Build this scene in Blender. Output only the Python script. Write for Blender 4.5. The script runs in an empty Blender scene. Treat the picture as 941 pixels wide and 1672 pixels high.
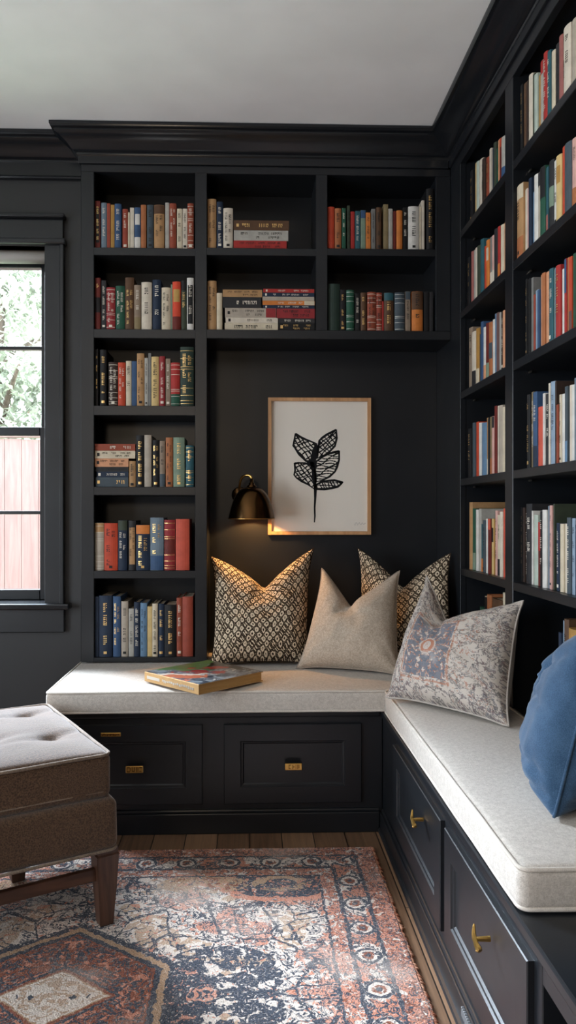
import bpy, bmesh, math, random
from mathutils import Vector, Matrix, noise
C = bpy.context.scene.collection
R = math.radians

# ------------------------------------------------------------------ camera
F_PX, PX0, PY0, CAM_H = 1250.0, 447.0, 838.0, 1.065
TH = math.atan(0.03125)
CT, ST = math.cos(TH), math.sin(TH)
cam_data = bpy.data.cameras.new('camera')
cam_data.sensor_fit = 'VERTICAL'
cam_data.sensor_height = 36.0
cam_data.lens = F_PX / 1672 * 36.0
cam_data.shift_x = (470.5 - PX0) / 1672
cam_data.shift_y = (PY0 - 836) / 1672
cam_data.clip_start = 0.05
cam = bpy.data.objects.new('camera', cam_data)
C.objects.link(cam)
cam.location = (0, 0, CAM_H)
cam.rotation_euler = (R(90), 0, -TH)
bpy.context.scene.camera = cam

# a measured pixel of the photograph on a known plane of the room -> metres
def _ray(px, py):
    x, z = (px - PX0) / F_PX, (PY0 - py) / F_PX
    return Vector((x * CT + ST, CT - x * ST, z))
def at_y(px, py, Y):
    r = _ray(px, py); t = Y / r.y
    return Vector((r.x * t, Y, CAM_H + r.z * t))
def at_x(px, py, X):
    r = _ray(px, py); t = X / r.x
    return Vector((X, r.y * t, CAM_H + r.z * t))
def at_z(px, py, Z):
    r = _ray(px, py); t = (Z - CAM_H) / r.z
    return Vector((r.x * t, r.y * t, Z))
def at_d(px, py, d):
    r = _ray(px, py)
    return Vector((r.x * d, r.y * d, CAM_H + r.z * d))

# ------------------------------------------------------------------ node helper
class S:
    def __init__(s, nt, sock): s.nt, s.k = nt, sock
    def _m(s, op, o=None, c=None, clamp=False):
        n = s.nt.nodes.new('ShaderNodeMath'); n.operation = op; n.use_clamp = clamp
        for i, v in enumerate((s, o, c)):
            if v is None: continue
            if isinstance(v, S): s.nt.links.new(v.k, n.inputs[i])
            else: n.inputs[i].default_value = v
        return S(s.nt, n.outputs[0])
    def __add__(s, o): return s._m('ADD', o)
    def __radd__(s, o): return s._m('ADD', o)
    def __sub__(s, o): return s._m('SUBTRACT', o)
    def __rsub__(s, o): return (s * -1) + o
    def __mul__(s, o): return s._m('MULTIPLY', o)
    def __rmul__(s, o): return s._m('MULTIPLY', o)
    def __truediv__(s, o): return s._m('DIVIDE', o)
    def gt(s, o): return s._m('GREATER_THAN', o)
    def lt(s, o): return s._m('LESS_THAN', o)
    def mx(s, o): return s._m('MAXIMUM', o)
    def mn(s, o): return s._m('MINIMUM', o)
    def abs(s): return s._m('ABSOLUTE')
    def floor(s): return s._m('FLOOR')
    def fract(s): return s._m('FRACT')
    def mod(s, o): return s._m('FLOORED_MODULO', o)
    def sin(s): return s._m('SINE')
    def sqrt(s): return s._m('SQRT')
    def sq(s): return s._m('MULTIPLY', s)
    def step(s, a, b):      # smooth ramp 0..1 between a and b
        n = s.nt.nodes.new('ShaderNodeMapRange'); n.interpolation_type = 'SMOOTHSTEP'
        s.nt.links.new(s.k, n.inputs[0]); n.inputs[1].default_value = a; n.inputs[2].default_value = b
        return S(s.nt, n.outputs[0])
    def within(s, a, b): return s.gt(a) * s.lt(b)

class Mat:
    def __init__(s, name, rough=0.6, spec=0.5, metallic=0.0):
        s.m = bpy.data.materials.new(name); s.m.use_nodes = True
        s.nt = s.m.node_tree
        s.b = s.nt.nodes['Principled BSDF']
        s.b.inputs['Roughness'].default_value = rough
        s.b.inputs['Specular IOR Level'].default_value = spec
        s.b.inputs['Metallic'].default_value = metallic
    def coord(s, kind='Object', scale=(1, 1, 1), rot=(0, 0, 0), loc=(0, 0, 0)):
        n = s.nt.nodes.new('ShaderNodeTexCoord'); mp = s.nt.nodes.new('ShaderNodeMapping')
        s.nt.links.new(n.outputs[kind], mp.inputs[0])
        mp.inputs['Scale'].default_value = scale; mp.inputs['Rotation'].default_value = rot; mp.inputs['Location'].default_value = loc
        return S(s.nt, mp.outputs[0])
    def xyz(s, v):
        n = s.nt.nodes.new('ShaderNodeSeparateXYZ'); s.nt.links.new(v.k, n.inputs[0])
        return [S(s.nt, o) for o in n.outputs]
    def vec(s, x, y, z=0.0):
        n = s.nt.nodes.new('ShaderNodeCombineXYZ')
        for i, v in enumerate((x, y, z)):
            if isinstance(v, S): s.nt.links.new(v.k, n.inputs[i])
            else: n.inputs[i].default_value = v
        return S(s.nt, n.outputs[0])
    def noise(s, v, scale, detail=2.0, rough=0.5, dist=0.0, col=False):
        n = s.nt.nodes.new('ShaderNodeTexNoise')
        if v is not None: s.nt.links.new(v.k, n.inputs['Vector'])
        n.inputs['Scale'].default_value = scale; n.inputs['Detail'].default_value = detail
        n.inputs['Roughness'].default_value = rough; n.inputs['Distortion'].default_value = dist
        return S(s.nt, n.outputs['Color' if col else 'Fac'])
    def voro(s, v, scale, feature='F1', out='Distance', rnd=1.0):
        n = s.nt.nodes.new('ShaderNodeTexVoronoi'); n.feature = feature
        s.nt.links.new(v.k, n.inputs['Vector']); n.inputs['Scale'].default_value = scale
        n.inputs['Randomness'].default_value = rnd
        return S(s.nt, n.outputs[out])
    def mix(s, f, a, b):
        n = s.nt.nodes.new('ShaderNodeMix'); n.data_type = 'RGBA'
        for i, v in ((0, f), (6, a), (7, b)):
            if isinstance(v, S): s.nt.links.new(v.k, n.inputs[i])
            elif i == 0: n.inputs[0].default_value = v
            else: n.inputs[i].default_value = tuple(v) + ((1,) if len(v) == 3 else ())
        return S(s.nt, n.outputs[2])
    def mixf(s, f, a, b): return a * (f * -1 + 1.0) + b * f
    def color(s, v):
        if isinstance(v, S): s.nt.links.new(v.k, s.b.inputs['Base Color'])
        else: s.b.inputs['Base Color'].default_value = tuple(v) + (1,)
        return s
    def link(s, name, v): s.nt.links.new(v.k, s.b.inputs[name]); return s
    def bump(s, h, strength=0.3, dist=0.002):
        n = s.nt.nodes.new('ShaderNodeBump'); s.nt.links.new(h.k, n.inputs['Height'])
        n.inputs['Strength'].default_value = strength; n.inputs['Distance'].default_value = dist
        s.nt.links.new(n.outputs[0], s.b.inputs['Normal']); return s

def lin(h):
    h = h.lstrip('#'); out = []
    for i in (0, 2, 4):
        c = int(h[i:i + 2], 16) / 255
        out.append(c / 12.92 if c <= 0.04045 else ((c + 0.055) / 1.055) ** 2.4)
    return tuple(out)

# ------------------------------------------------------------------ object helpers
def thing(name, label, cat, loc=(0, 0, 0), rot=(0, 0, 0), group=None):
    o = bpy.data.objects.new(name, None); C.objects.link(o)
    o.location = loc; o.rotation_euler = rot; o.empty_display_size = 0.05
    o['label'] = label; o['category'] = cat
    if group: o['group'] = group
    return o
def tag(o, label, cat, group=None, kind=None):
    o['label'] = label; o['category'] = cat
    if group: o['group'] = group
    if kind: o['kind'] = kind
    return o
def obj(name, bm, mat, parent=None, smooth=False, local=None):
    me = bpy.data.meshes.new(name)
    bm.normal_update(); bm.to_mesh(me); bm.free()
    o = bpy.data.objects.new(name, me); C.objects.link(o)
    if mat is not None: me.materials.append(mat.m if isinstance(mat, Mat) else mat)
    if smooth: me.polygons.foreach_set('use_smooth', [True] * len(me.polygons))
    if parent is not None: o.parent = parent
    if local is not None: o.location = local
    return o
def struct(name, bm, mat, smooth=False):
    o = obj(name, bm, mat, None, smooth); o['kind'] = 'structure'
    o['category'] = name.split('_')[0]; o['label'] = STRUCT_LABELS.get(name, name.replace('_', ' '))
    return o
STRUCT_LABELS = {}
def autosmooth(o, ang=40):
    me = o.data
    me.polygons.foreach_set('use_smooth', [True] * len(me.polygons))
    me.set_sharp_from_angle(angle=R(ang))
    return o
def B(): return bmesh.new()
def box(bm, x0, x1, y0, y1, z0, z1, bev=0.0, seg=2, M=None):
    r = bmesh.ops.create_cube(bm, size=1.0)
    vs = r['verts']
    for v in vs:
        v.co = Vector((x0 + (v.co.x + .5) * (x1 - x0), y0 + (v.co.y + .5) * (y1 - y0), z0 + (v.co.z + .5) * (z1 - z0)))
    if M is not None: bmesh.ops.transform(bm, matrix=M, verts=vs)
    if bev > 0:
        es = list({e for v in vs for e in v.link_edges})
        bmesh.ops.bevel(bm, geom=es, offset=bev, segments=seg, affect='EDGES', profile=0.5)
    return bm
def tube(bm, pts, rad, n=8, closed=False, caps=True):
    pts = [Vector(p) for p in pts]; L = len(pts)
    rads = rad if isinstance(rad, (list, tuple)) else [rad] * L
    rings, up = [], None
    for i, p in enumerate(pts):
        a = pts[(i - 1) % L] if (closed or i > 0) else p
        b = pts[(i + 1) % L] if (closed or i < L - 1) else p
        t = (b - a).normalized()
        if up is None:
            up = t.orthogonal().normalized()
        up = (up - t * up.dot(t)); up = up.normalized() if up.length > 1e-6 else t.orthogonal().normalized()
        s = t.cross(up)
        rings.append([bm.verts.new(p + (up * math.cos(2 * math.pi * k / n) + s * math.sin(2 * math.pi * k / n)) * rads[i]) for k in range(n)])
    for i in range(L if closed else L - 1):
        a, b = rings[i], rings[(i + 1) % L]
        off = 0
        if closed and i == L - 1:
            off = min(range(n), key=lambda o: sum((a[k].co - b[(k + o) % n].co).length for k in range(n)))
        for k in range(n):
            bm.faces.new((a[k], a[(k + 1) % n], b[(k + 1 + off) % n], b[(k + off) % n]))
    if caps and not closed:
        bm.faces.new(list(reversed(rings[0]))); bm.faces.new(rings[-1])
    return bm
def smooth_path(pts, n=6, closed=False):
    pts = [Vector(p) for p in pts]; L = len(pts); out = []
    for i in range(L if closed else L - 1):
        g = lambda k: pts[k % L] if closed else pts[max(0, min(L - 1, k))]
        p0, p1, p2, p3 = g(i - 1), g(i), g(i + 1), g(i + 2)
        for j in range(n):
            t = j / n
            out.append(0.5 * ((2 * p1) + (p2 - p0) * t + (2 * p0 - 5 * p1 + 4 * p2 - p3) * t * t + (3 * p1 - p0 - 3 * p2 + p3) * t ** 3))
    if not closed: out.append(pts[-1])
    return out
def lathe(bm, prof, n=32, M=None, cap=False):
    rings = []
    for r, z in prof:
        rings.append([bm.verts.new((r * math.cos(2 * math.pi * k / n), r * math.sin(2 * math.pi * k / n), z)) for k in range(n)])
    for a, b in zip(rings, rings[1:]):
        for k in range(n): bm.faces.new((a[k], a[(k + 1) % n], b[(k + 1) % n], b[k]))
    if cap: bm.faces.new(list(reversed(rings[0]))); bm.faces.new(rings[-1])
    if M is not None: bmesh.ops.transform(bm, matrix=M, verts=[v for r in rings for v in r])
    return bm
def panel_front(bm, x0, x1, z0, z1, y, rail=0.055, deep=0.009, M=None):
    # drawer front facing -Y: raised frame with a recessed moulded field
    vs0 = len(bm.verts)
    def ring(i, yy): return [bm.verts.new((x0 + i, yy, z0 + i)), bm.verts.new((x1 - i, yy, z0 + i)), bm.verts.new((x1 - i, yy, z1 - i)), bm.verts.new((x0 + i, yy, z1 - i))]
    seq = [(0, y + .022), (0, y + .002), (.002, y), (rail, y), (rail + .003, y + .004), (rail + .008, y + .005), (rail + .012, y + deep), ]
    rs = [ring(*q) for q in seq]
    for a, b in zip(rs, rs[1:]):
        for k in range(4): bm.faces.new((a[k], a[(k + 1) % 4], b[(k + 1) % 4], b[k]))
    bm.faces.new(rs[-1]); bm.faces.new(list(reversed(rs[0])))
    if M is not None:
        bm.verts.ensure_lookup_table()
        bmesh.ops.transform(bm, matrix=M, verts=bm.verts[vs0:])
    return bm
def soft_box(bm, x0, x1, y0, y1, z0, z1, r, cell=0.03, disp=None):
    # upholstered block: six gridded faces with rounded edges; disp(x, y, z, normal) moves vertices
    def lines(a, b):
        n = max(2, int((b - a - 2 * r) / cell))
        e = [0, .12, .3, .5, .75]
        return [a + q * r for q in e] + [a + r + (b - a - 2 * r) * i / n for i in range(n + 1)] + [b - q * r for q in reversed(e)]
    X, Y, Z = lines(x0, x1), lines(y0, y1), lines(z0, z1)
    cache = {}
    def vert(p):
        key = tuple(round(c, 6) for c in p)
        if key in cache: return cache[key]
        q = Vector((min(max(p[0], x0 + r), x1 - r), min(max(p[1], y0 + r), y1 - r), min(max(p[2], z0 + r), z1 - r)))
        d = Vector(p) - q
        nrm = d.normalized() if d.length > 1e-9 else Vector((0, 0, 1))
        co = q + nrm * r
        if disp: co = co + disp(co, nrm)
        cache[key] = bm.verts.new(co); return cache[key]
    def face(A, Bl, f, flip):
        for i in range(len(A) - 1):
            for j in range(len(Bl) - 1):
                q = [vert(f(A[i], Bl[j])), vert(f(A[i + 1], Bl[j])), vert(f(A[i + 1], Bl[j + 1])), vert(f(A[i], Bl[j + 1]))]
                if len(set(q)) < 4: continue
                bm.faces.new(q[::-1] if flip else q)
    face(X, Y, lambda a, b: (a, b, z1), False); face(X, Y, lambda a, b: (a, b, z0), True)
    face(X, Z, lambda a, b: (a, y0, b), False); face(X, Z, lambda a, b: (a, y1, b), True)
    face(Y, Z, lambda a, b: (x1, a, b), False); face(Y, Z, lambda a, b: (x0, a, b), True)
    return bm
def round_rect(x0, x1, y0, y1, r, z, n=5, step=0.06):
    pts = []
    for cx, cy, a0 in ((x1 - r, y0 + r, -90), (x1 - r, y1 - r, 0), (x0 + r, y1 - r, 90), (x0 + r, y0 + r, 180)):
        for k in range(n + 1):
            a = R(a0 + 90 * k / n); pts.append(Vector((cx + r * math.cos(a), cy + r * math.sin(a), z)))
    out = []
    for i, p in enumerate(pts):
        q = pts[(i + 1) % len(pts)]; m = max(1, int((q - p).length / step))
        out += [p.lerp(q, k / m) for k in range(m)]
    return out
FILL_W = 32
SUN_W = 32
SKY, LAMP_W, EXPO = 13.5, 10, 0.0
# ------------------------------------------------------------------ materials
def paint(name, col, rough=0.38, bump=0.06):
    m = Mat(name, rough, 0.5); c = m.coord()
    n = m.noise(c, 3.0, 3)
    m.color(m.mix(n, tuple(v * 0.85 for v in col), tuple(v * 1.15 for v in col)))
    m.bump(m.noise(c, 160, 2), bump, 0.0006)
    m.link('Roughness', m.noise(c, 6, 3) * 0.12 + (rough - 0.06))
    return m
M_paint = paint('black_satin_paint', (.0085, .0100, .0125), .35)
M_gloss = paint('black_gloss_trim_paint', (.0095, .0108, .013), .2, .02)
M_wall = paint('black_wall_paint', (.017, .0175, .0185), .5)
M_ceil = paint('ceiling_white', (.88, .87, .855), .9, .02)

def weave(name, ca, cb, scale=700, bump=.5, sheen=.25, rough=.9, mottle=12.0):
    m = Mat(name, rough, .2); c = m.coord()
    x, y, z = m.xyz(c)
    big = m.noise(c, mottle, 4, .6)
    fine = m.noise(c, scale, 2, .6)
    th = m.noise(m.coord(scale=(1, 1, 6)), scale * .25, 2)
    f = (big * .45 + fine * .55).step(.36, .64)
    m.color(m.mix(f, ca, cb))
    m.bump(fine + th * .6 + m.noise(c, 40, 3) * .25, bump, .0010)
    m.b.inputs['Sheen Weight'].default_value = sheen
    m.b.inputs['Sheen Roughness'].default_value = .5
    return m
M_cush = weave('cushion_linen', (.44, .395, .345), (.60, .545, .485), 420, .6, .12, mottle=110)
M_pipe = weave('cushion_piping', (.50, .45, .39), (.66, .60, .53), 600, .3, .1)
M_beige = weave('beige_linen', (.36, .29, .22), (.54, .45, .36), 330, .7, .1, mottle=140)
M_blue = weave('blue_canvas', (.022, .056, .11), (.048, .10, .175), 520, .5, .25, mottle=22)
M_otto = weave('ottoman_tweed', (.040, .021, .010), (.125, .070, .038), 300, .9, .35, mottle=320)
M_otpipe = weave('ottoman_piping', (.12, .085, .06), (.26, .20, .15), 420, .5, .2)
M_brass = Mat('brass', .28, .5, 1.0).color((.62, .38, .11))
M_brass.bump(M_brass.noise(M_brass.coord(), 60, 2), .15, .001)
M_brassd = Mat('brass_dark_relief', .5, .5, 1.0).color((.16, .08, .02))
M_shade = Mat('dark_bronze_shade', .22, .5, 1.0).color((.095, .048, .018))
M_shadein = Mat('shade_lining', .4, .5, 1.0).color((.75, .42, .14))
def wood(name, ca, cb, axis=0, rough=.45, scale=9):
    m = Mat(name, rough, .5); sc = [scale * 4] * 3; sc[axis] = scale * .35
    c = m.coord(scale=tuple(sc)); n = m.noise(c, 1.0, 5, .6, .8)
    m.color(m.mix(n.step(.3, .7), ca, cb)); m.bump(n, .12, .001)
    return m
M_walnut = wood('walnut_leg', (.045, .018, .010), (.105, .048, .028), 2, .38)
M_walnutx = wood('walnut_rail', (.045, .018, .010), (.105, .048, .028), 0, .38)
M_oak = wood('oak_frame', (.42, .21, .09), (.58, .32, .15), 2, .45)

def floor_mat():
    m = Mat('dark_oak_floor', .38, .5)
    c = m.coord(rot=(0, 0, R(90)))
    n = m.nt.nodes.new('ShaderNodeTexBrick'); m.nt.links.new(c.k, n.inputs['Vector'])
    n.inputs['Scale'].default_value = 1; n.inputs['Brick Width'].default_value = 1.5; n.inputs['Row Height'].default_value = .105
    n.inputs['Mortar Size'].default_value = .0018; n.offset = .37
    n.inputs['Color1'].default_value = (.2, .2, .2, 1); n.inputs['Color2'].default_value = (.8, .8, .8, 1); n.inputs['Mortar'].default_value = (0, 0, 0, 1)
    col, fac = S(m.nt, n.outputs['Color']), S(m.nt, n.outputs['Fac'])
    g = m.noise(m.coord(scale=(55, 2.2, 1)), 1, 6, .62, 1.2)
    g2 = m.noise(m.coord(scale=(8, .8, 1)), 1, 3)
    t = (g * .55 + g2 * .25 + m.xyz(col)[0] * .25).step(.28, .78)
    base = m.mix(t, (.10, .052, .028), (.34, .20, .115))
    m.color(m.mix(fac, base, (.006, .004, .003)))
    m.bump(g * .3 - fac, .25, .002)
    m.link('Roughness', g * .25 + .3)
    return m
M_floor = floor_mat()

def ikat_mat():
    m = Mat('ikat_weave', .92, .15)
    u, v, _ = m.xyz(m.coord('UV'))
    c = m.coord('UV')
    wv = m.noise(c, 9, 2, col=True); wx, wy, _z = m.xyz(wv)
    jx = m.xyz(m.noise(c, 70, 2, col=True))
    uu = u + (wx - .5) * .05 + (jx[0] - .5) * .012; vv = v + (wy - .5) * .05 + (jx[1] - .5) * .012
    u0 = uu; v0 = vv
    # diagonal lattice of rounded diamond rings
    a = u0 * 14.5 + v0 * 11.5; b = u0 * 14.5 - v0 * 11.5 + 30.0
    fa = a.fract() - .5; fb = b.fract() - .5
    hsh = m.noise(m.vec(a.floor() * 7.3, b.floor() * 3.1, 0.0), 1.7, 0); hs2 = m.noise(m.vec(a.floor() * 2.9, b.floor() * 5.7, 4.0), 1.9, 0)
    d = (fa.abs()).mx(fb.abs()) * .68 + (fa.abs() + fb.abs()) * .22
    nz = m.noise(c, 120, 2)
    ring = d.gt(hsh * .10 + .09) * d.lt(.355) * nz.gt(.28)
    bar = (fa.abs() - .2).abs().lt(.09) * fb.abs().lt(.34) * hs2.gt(.60)
    k = m.mixf(hs2.gt(.60), ring, bar * nz.gt(.32)) * (d.lt(.36))
    k = k.mx(d.lt(.06) * hsh.lt(.47))
    line = d.gt(.445) * nz.gt(.55)
    k = k.mx(line * .55)
    fine = m.noise(c, 420, 1)
    col = m.mix(k, m.mix(fine, (.016, .010, .006), (.045, .028, .017)), m.mix(fine, (.52, .41, .28), (.82, .69, .52)))
    m.color(col); m.bump(k * .6 + fine, .5, .0015)
    return m
M_ikat = ikat_mat()

def persian_pillow():
    m = Mat('faded_persian_print', .93, .15)
    c = m.coord('UV'); u, v, _ = m.xyz(c)
    j = m.xyz(m.noise(c, 60, 2, col=True))
    x = (u - .5).abs() + (j[0] - .5) * .010; y = v + (j[1] - .5) * .010
    mv = m.vec(x, y, 0.0)
    fine = m.noise(c, 420, 1)
    base = m.mix(fine, (.47, .405, .345), (.66, .595, .53))
    n1 = m.noise(mv, 22, 3, .6, 1.4); n2 = m.noise(mv, 30, 2, .6, 1.0); n3 = m.noise(c, 5, 2)
    vo = m.voro(mv, 9, 'DISTANCE_TO_EDGE')
    n4 = m.noise(mv, 9, 2, .5, 1.2); g1 = m.noise(c, 75, 2).gt(.42)
    brd = x.gt(.31).mx(y.gt(.88)).mx(y.lt(.10))
    col = m.mix((n4 - .5).abs().lt(.030) * g1 * .6, base, (.15, .14, .135))
    col = m.mix((n4 - .56).abs().lt(.010) * g1 * .6, col, (.36, .15, .09))
    col = m.mix((n1 - .5).abs().lt(.035) * g1 * n4.gt(.47) * .6, col, (.10, .095, .095))
    col = m.mix(n2.gt(.605) * g1 * .65, col, (.40, .155, .09))
    col = m.mix(n1.gt(.62) * .65, col, (.11, .125, .155))
    vd = m.voro(mv, 10, 'F1')
    col = m.mix(vd.within(.15, .21) * g1 * n4.lt(.56) * .6, col, (.14, .14, .15)); col = m.mix(vd.lt(.07) * .5, col, (.40, .17, .10))
    # central panel, grey-blue with a rust frame
    x2 = (u - .42).abs() + (j[0] - .5) * .012
    cx = x2.lt(.195) * y.within(.16, .70)
    frame = (x2 - .21).abs().lt(.008) * y.within(.13, .73)
    frame = frame.mx(((y - .43).abs() - .295).abs().lt(.008) * x2.lt(.215))
    mv2 = m.vec(x2, y, 0.0); q1 = m.noise(mv2, 26, 2, .6, .8)
    blue = cx * q1.gt(.43)
    col = m.mix(blue * .85, col, m.mix(fine, (.085, .105, .14), (.17, .19, .23)))
    med = (x2 * x2 * 1.0 + (y - .43).sq()).sqrt()
    col = m.mix(med.lt(.085), col, (.50, .44, .39))
    col = m.mix(med.within(.045, .07) * .85, col, (.42, .16, .09))
    col = m.mix(frame * m.noise(c, 40, 2).gt(.40) * .65, col, (.40, .16, .09))
    col = m.mix(cx * (q1 - .43).abs().lt(.022) * .8, col, (.42, .17, .10))
    col = m.mix(brd * n2.gt(.58) * .7, col, (.12, .125, .145))
    # worn patches
    wear = m.noise(c, 4.5, 4, .65).step(.52, .72)
    col = m.mix(wear * .55, col, (.50, .46, .43))
    m.color(col); m.bump(fine + n1 * .4, .4, .0015)
    return m
M_persian = persian_pillow()
# ------------------------------------------------------------------ dimensions (metres, camera over the origin looking along +Y)
YB1 = 2.56      # drawer fronts of the back bench
YB2 = 2.985     # face of the back bookcase
YB3 = 3.213     # back of the niche
YW = 3.055      # wall with the window
XL = at_y(132, 840, YB2).x       # left side of the back bookcase
XR = 0.79       # face of the side bookcase
XB = 0.447      # drawer fronts of the side bench
ZC = 2.538      # ceiling
ZS = 0.482      # top of the bench cushions
ROOM_X0, ROOM_Y0, ROOM_X1 = -2.5, -1.7, 1.08
WX0, WX1, WZ0, WZ1 = -2.1, at_y(75, 700, YW).x, 0.712, 2.122   # window opening

STRUCT_LABELS.update({
 'wall_back': 'black painted wall around the window and behind the bookcase',
 'wall_niche': 'black wall behind the bookcase niche', 'wall_left': 'black painted side wall with two more windows', 'wall_right': 'black wall behind the side bookcase',
 'wall_front': 'black wall facing the bookcases', 'floor': 'dark brown wood plank floor', 'ceiling': 'flat white ceiling',
 'trim_1': 'black crown moulding along the window wall', 'baseboard_back': 'black baseboard under the window',
 'ground_outside': 'pale lawn outside the window'})
b = B()
t = .30
box(b, ROOM_X0 - .15, WX0, YW, YW + t, 0, ZC)
box(b, WX1, XL - .0005, YW, YW + t, 0, ZC)
box(b, WX0, WX1, YW, YW + t, 0, WZ0 - .02)
box(b, WX0, WX1, YW, YW + t, WZ1, ZC)
struct('wall_back', b, M_wall)
struct('wall_niche', box(B(), XL, ROOM_X1 + .15, YB3 + .022, YW + t, 0, ZC), M_wall)
b = B()
lw = [(-1.0, .1), (.4, 1.5)]     # two windows in the side wall, out of the photograph's frame
LZ0, LZ1 = .20, 2.05
xs0, xs1 = ROOM_X0 - .15, ROOM_X0
box(b, xs0, xs1, ROOM_Y0, YW, 0, LZ0); box(b, xs0, xs1, ROOM_Y0, YW, LZ1, ZC)
ys = [ROOM_Y0] + [q for w in lw for q in w] + [YW]
for i in range(0, len(ys), 2): box(b, xs0, xs1, ys[i], ys[i + 1], LZ0, LZ1)
struct('wall_left', b, M_wall)
struct('wall_right', box(B(), ROOM_X1, ROOM_X1 + .15, ROOM_Y0, YB3 + .02, 0, ZC), M_wall)
struct('wall_front', box(B(), ROOM_X0 - .15, ROOM_X1 + .15, ROOM_Y0 - .15, ROOM_Y0, 0, ZC), M_wall)
struct('floor', box(B(), ROOM_X0 - .15, ROOM_X1 + .15, ROOM_Y0 - .15, YW + t, -.12, 0), M_floor)
struct('ceiling', box(B(), ROOM_X0 - .15, ROOM_X1 + .15, ROOM_Y0 - .15, YW + t, ZC, ZC + .2), M_ceil)

# crown profile: (projection from the face, depth below the ceiling)
CROWN = [(0, .094), (.010, .094), (.014, .088), (.014, .082), (.022, .080), (.030, .074), (.040, .062), (.052, .050), (.066, .040),
         (.078, .034), (.084, .028), (.084, .022), (.094, .020), (.098, .012), (.098, .002), (0, .002)]
def smooth_profile(pr): return pr
def crown_run(bm, path_fn, prof=CROWN):
    rows = [[bm.verts.new(p) for p in path_fn(pr, ZC - dz)] for pr, dz in prof]
    for a, c in zip(rows, rows[1:]):
        for k in range(len(a) - 1): bm.faces.new((a[k], a[k + 1], c[k + 1], c[k]))
    return bm
b = crown_run(B(), lambda p, z: [(ROOM_X0, YW - p, z), (XL - .004, YW - p, z)], )
box(b, ROOM_X0, XL, YW - .012, YW, ZC - .145, ZC - .09)
tube(b, [(ROOM_X0, YW - .012, ZC - .150), (XL, YW - .012, ZC - .150)], .008)
box(b, ROOM_X0, XL, YW - .010, YW, ZC - .158, ZC - .14)
bmesh.ops.recalc_face_normals(b, faces=b.faces)
o = struct('trim_1', b, M_gloss); autosmooth(o, 35)
b = B(); box(b, ROOM_X0, XL, YW - .016, YW, 0, .13, .003); box(b, ROOM_X0, XL, YW - .03, YW, 0, .018, .004)
struct('baseboard_back', b, M_paint)

# ------------------------------------------------------------------ window
M_sash = paint('sash_black_paint', (.012, .013, .015), .3)
M_glass = bpy.data.materials.new('window_glass'); M_glass.use_nodes = True
nt = M_glass.node_tree; nt.nodes.clear()
out = nt.nodes.new('ShaderNodeOutputMaterial'); mx = nt.nodes.new('ShaderNodeMixShader'); tr = nt.nodes.new('ShaderNodeBsdfTransparent')
gl = nt.nodes.new('ShaderNodeBsdfGlossy'); gl.inputs['Roughness'].default_value = .01; fr = nt.nodes.new('ShaderNodeMath'); fr.operation = 'MULTIPLY_ADD'; lw_ = nt.nodes.new('ShaderNodeLayerWeight'); lw_.inputs[0].default_value = .5
pw = nt.nodes.new('ShaderNodeMath'); pw.operation = 'POWER'; pw.inputs[1].default_value = 5; nt.links.new(lw_.outputs['Facing'], pw.inputs[0])
nt.links.new(pw.outputs[0], fr.inputs[0]); fr.inputs[1].default_value = .6; fr.inputs[2].default_value = .035
nt.links.new(fr.outputs[0], mx.inputs[0]); nt.links.new(tr.outputs[0], mx.inputs[1]); nt.links.new(gl.outputs[0], mx.inputs[2]); nt.links.new(mx.outputs[0], out.inputs[0])
def child(name, bm, mat, par): return obj(name, bm, mat, par)
win = thing('window_1', 'tall black sash window on the wall beside the bookcase', 'window'); win['kind'] = 'structure'
cw = at_y(105, 700, YW).x - WX1        # casing width
b = B()
box(b, WX1, WX1 + cw, YW - .022, YW, WZ0 - .01, WZ1, .003); box(b, WX0 - cw, WX0, YW - .022, YW, WZ0 - .01, WZ1, .003)
box(b, WX1 + cw - .012, WX1 + cw + .004, YW - .030, YW, WZ0 - .01, WZ1, .003)
child('casing', b, M_paint, win)
b = B()
box(b, WX0 - cw, WX1 + cw, YW - .024, YW, WZ1 + .018, WZ1 + .098, .002)
box(b, WX0 - cw - .012, WX1 + cw + .012, YW - .040, YW, WZ1 - .004, WZ1 + .020, .006)
box(b, WX0 - cw - .012, WX1 + cw + .010, YW - .044, YW, WZ1 + .098, WZ1 + .116, .006)
child('head_casing', b, M_gloss, win)
b = B(); SY = YW + .115
box(b, WX0 - .02, WX0, YW, SY + .06, WZ0, WZ1); box(b, WX1, WX1 + .02, YW, SY + .06, WZ0, WZ1)
box(b, WX0 - .02, WX1 + .02, YW, SY + .06, WZ1, WZ1 + .02)
child('jamb', b, M_paint, win)
M_blind = Mat('pale_blind_cloth', .7, .3).color((.72, .72, .70))
b = B(); tube(b, [(WX0 + .01, YW + .045, WZ1 - .030), (WX1 - .008, YW + .045, WZ1 - .030)], .026, 20); o = child('rolled_blind', b, M_blind, win); o['label'] = 'pale blind rolled up under the window head'
o.data.polygons.foreach_set('use_smooth', [len(p.vertices) == 4 for p in o.data.polygons])
b = B(); box(b, WX0 - cw - .02, WX1 + cw + .03, YW - .055, SY + .06, WZ0 - .024, WZ0, .006)
child('sill', b, M_gloss, win)
b = B(); box(b, WX0 - cw, WX1 + cw + .005, YW - .026, YW, WZ0 - .115, WZ0 - .024, .003); child('apron', b, M_paint, win)
gx1 = at_y(67, 700, SY).x; gx0 = WX0 + (WX1 - gx1); gz1 = at_y(40, 437, SY).z; gz0 = at_y(40, 962, SY).z; mz0, mz1 = at_y(40, 712, SY).z, at_y(40, 698, SY).z
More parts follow.
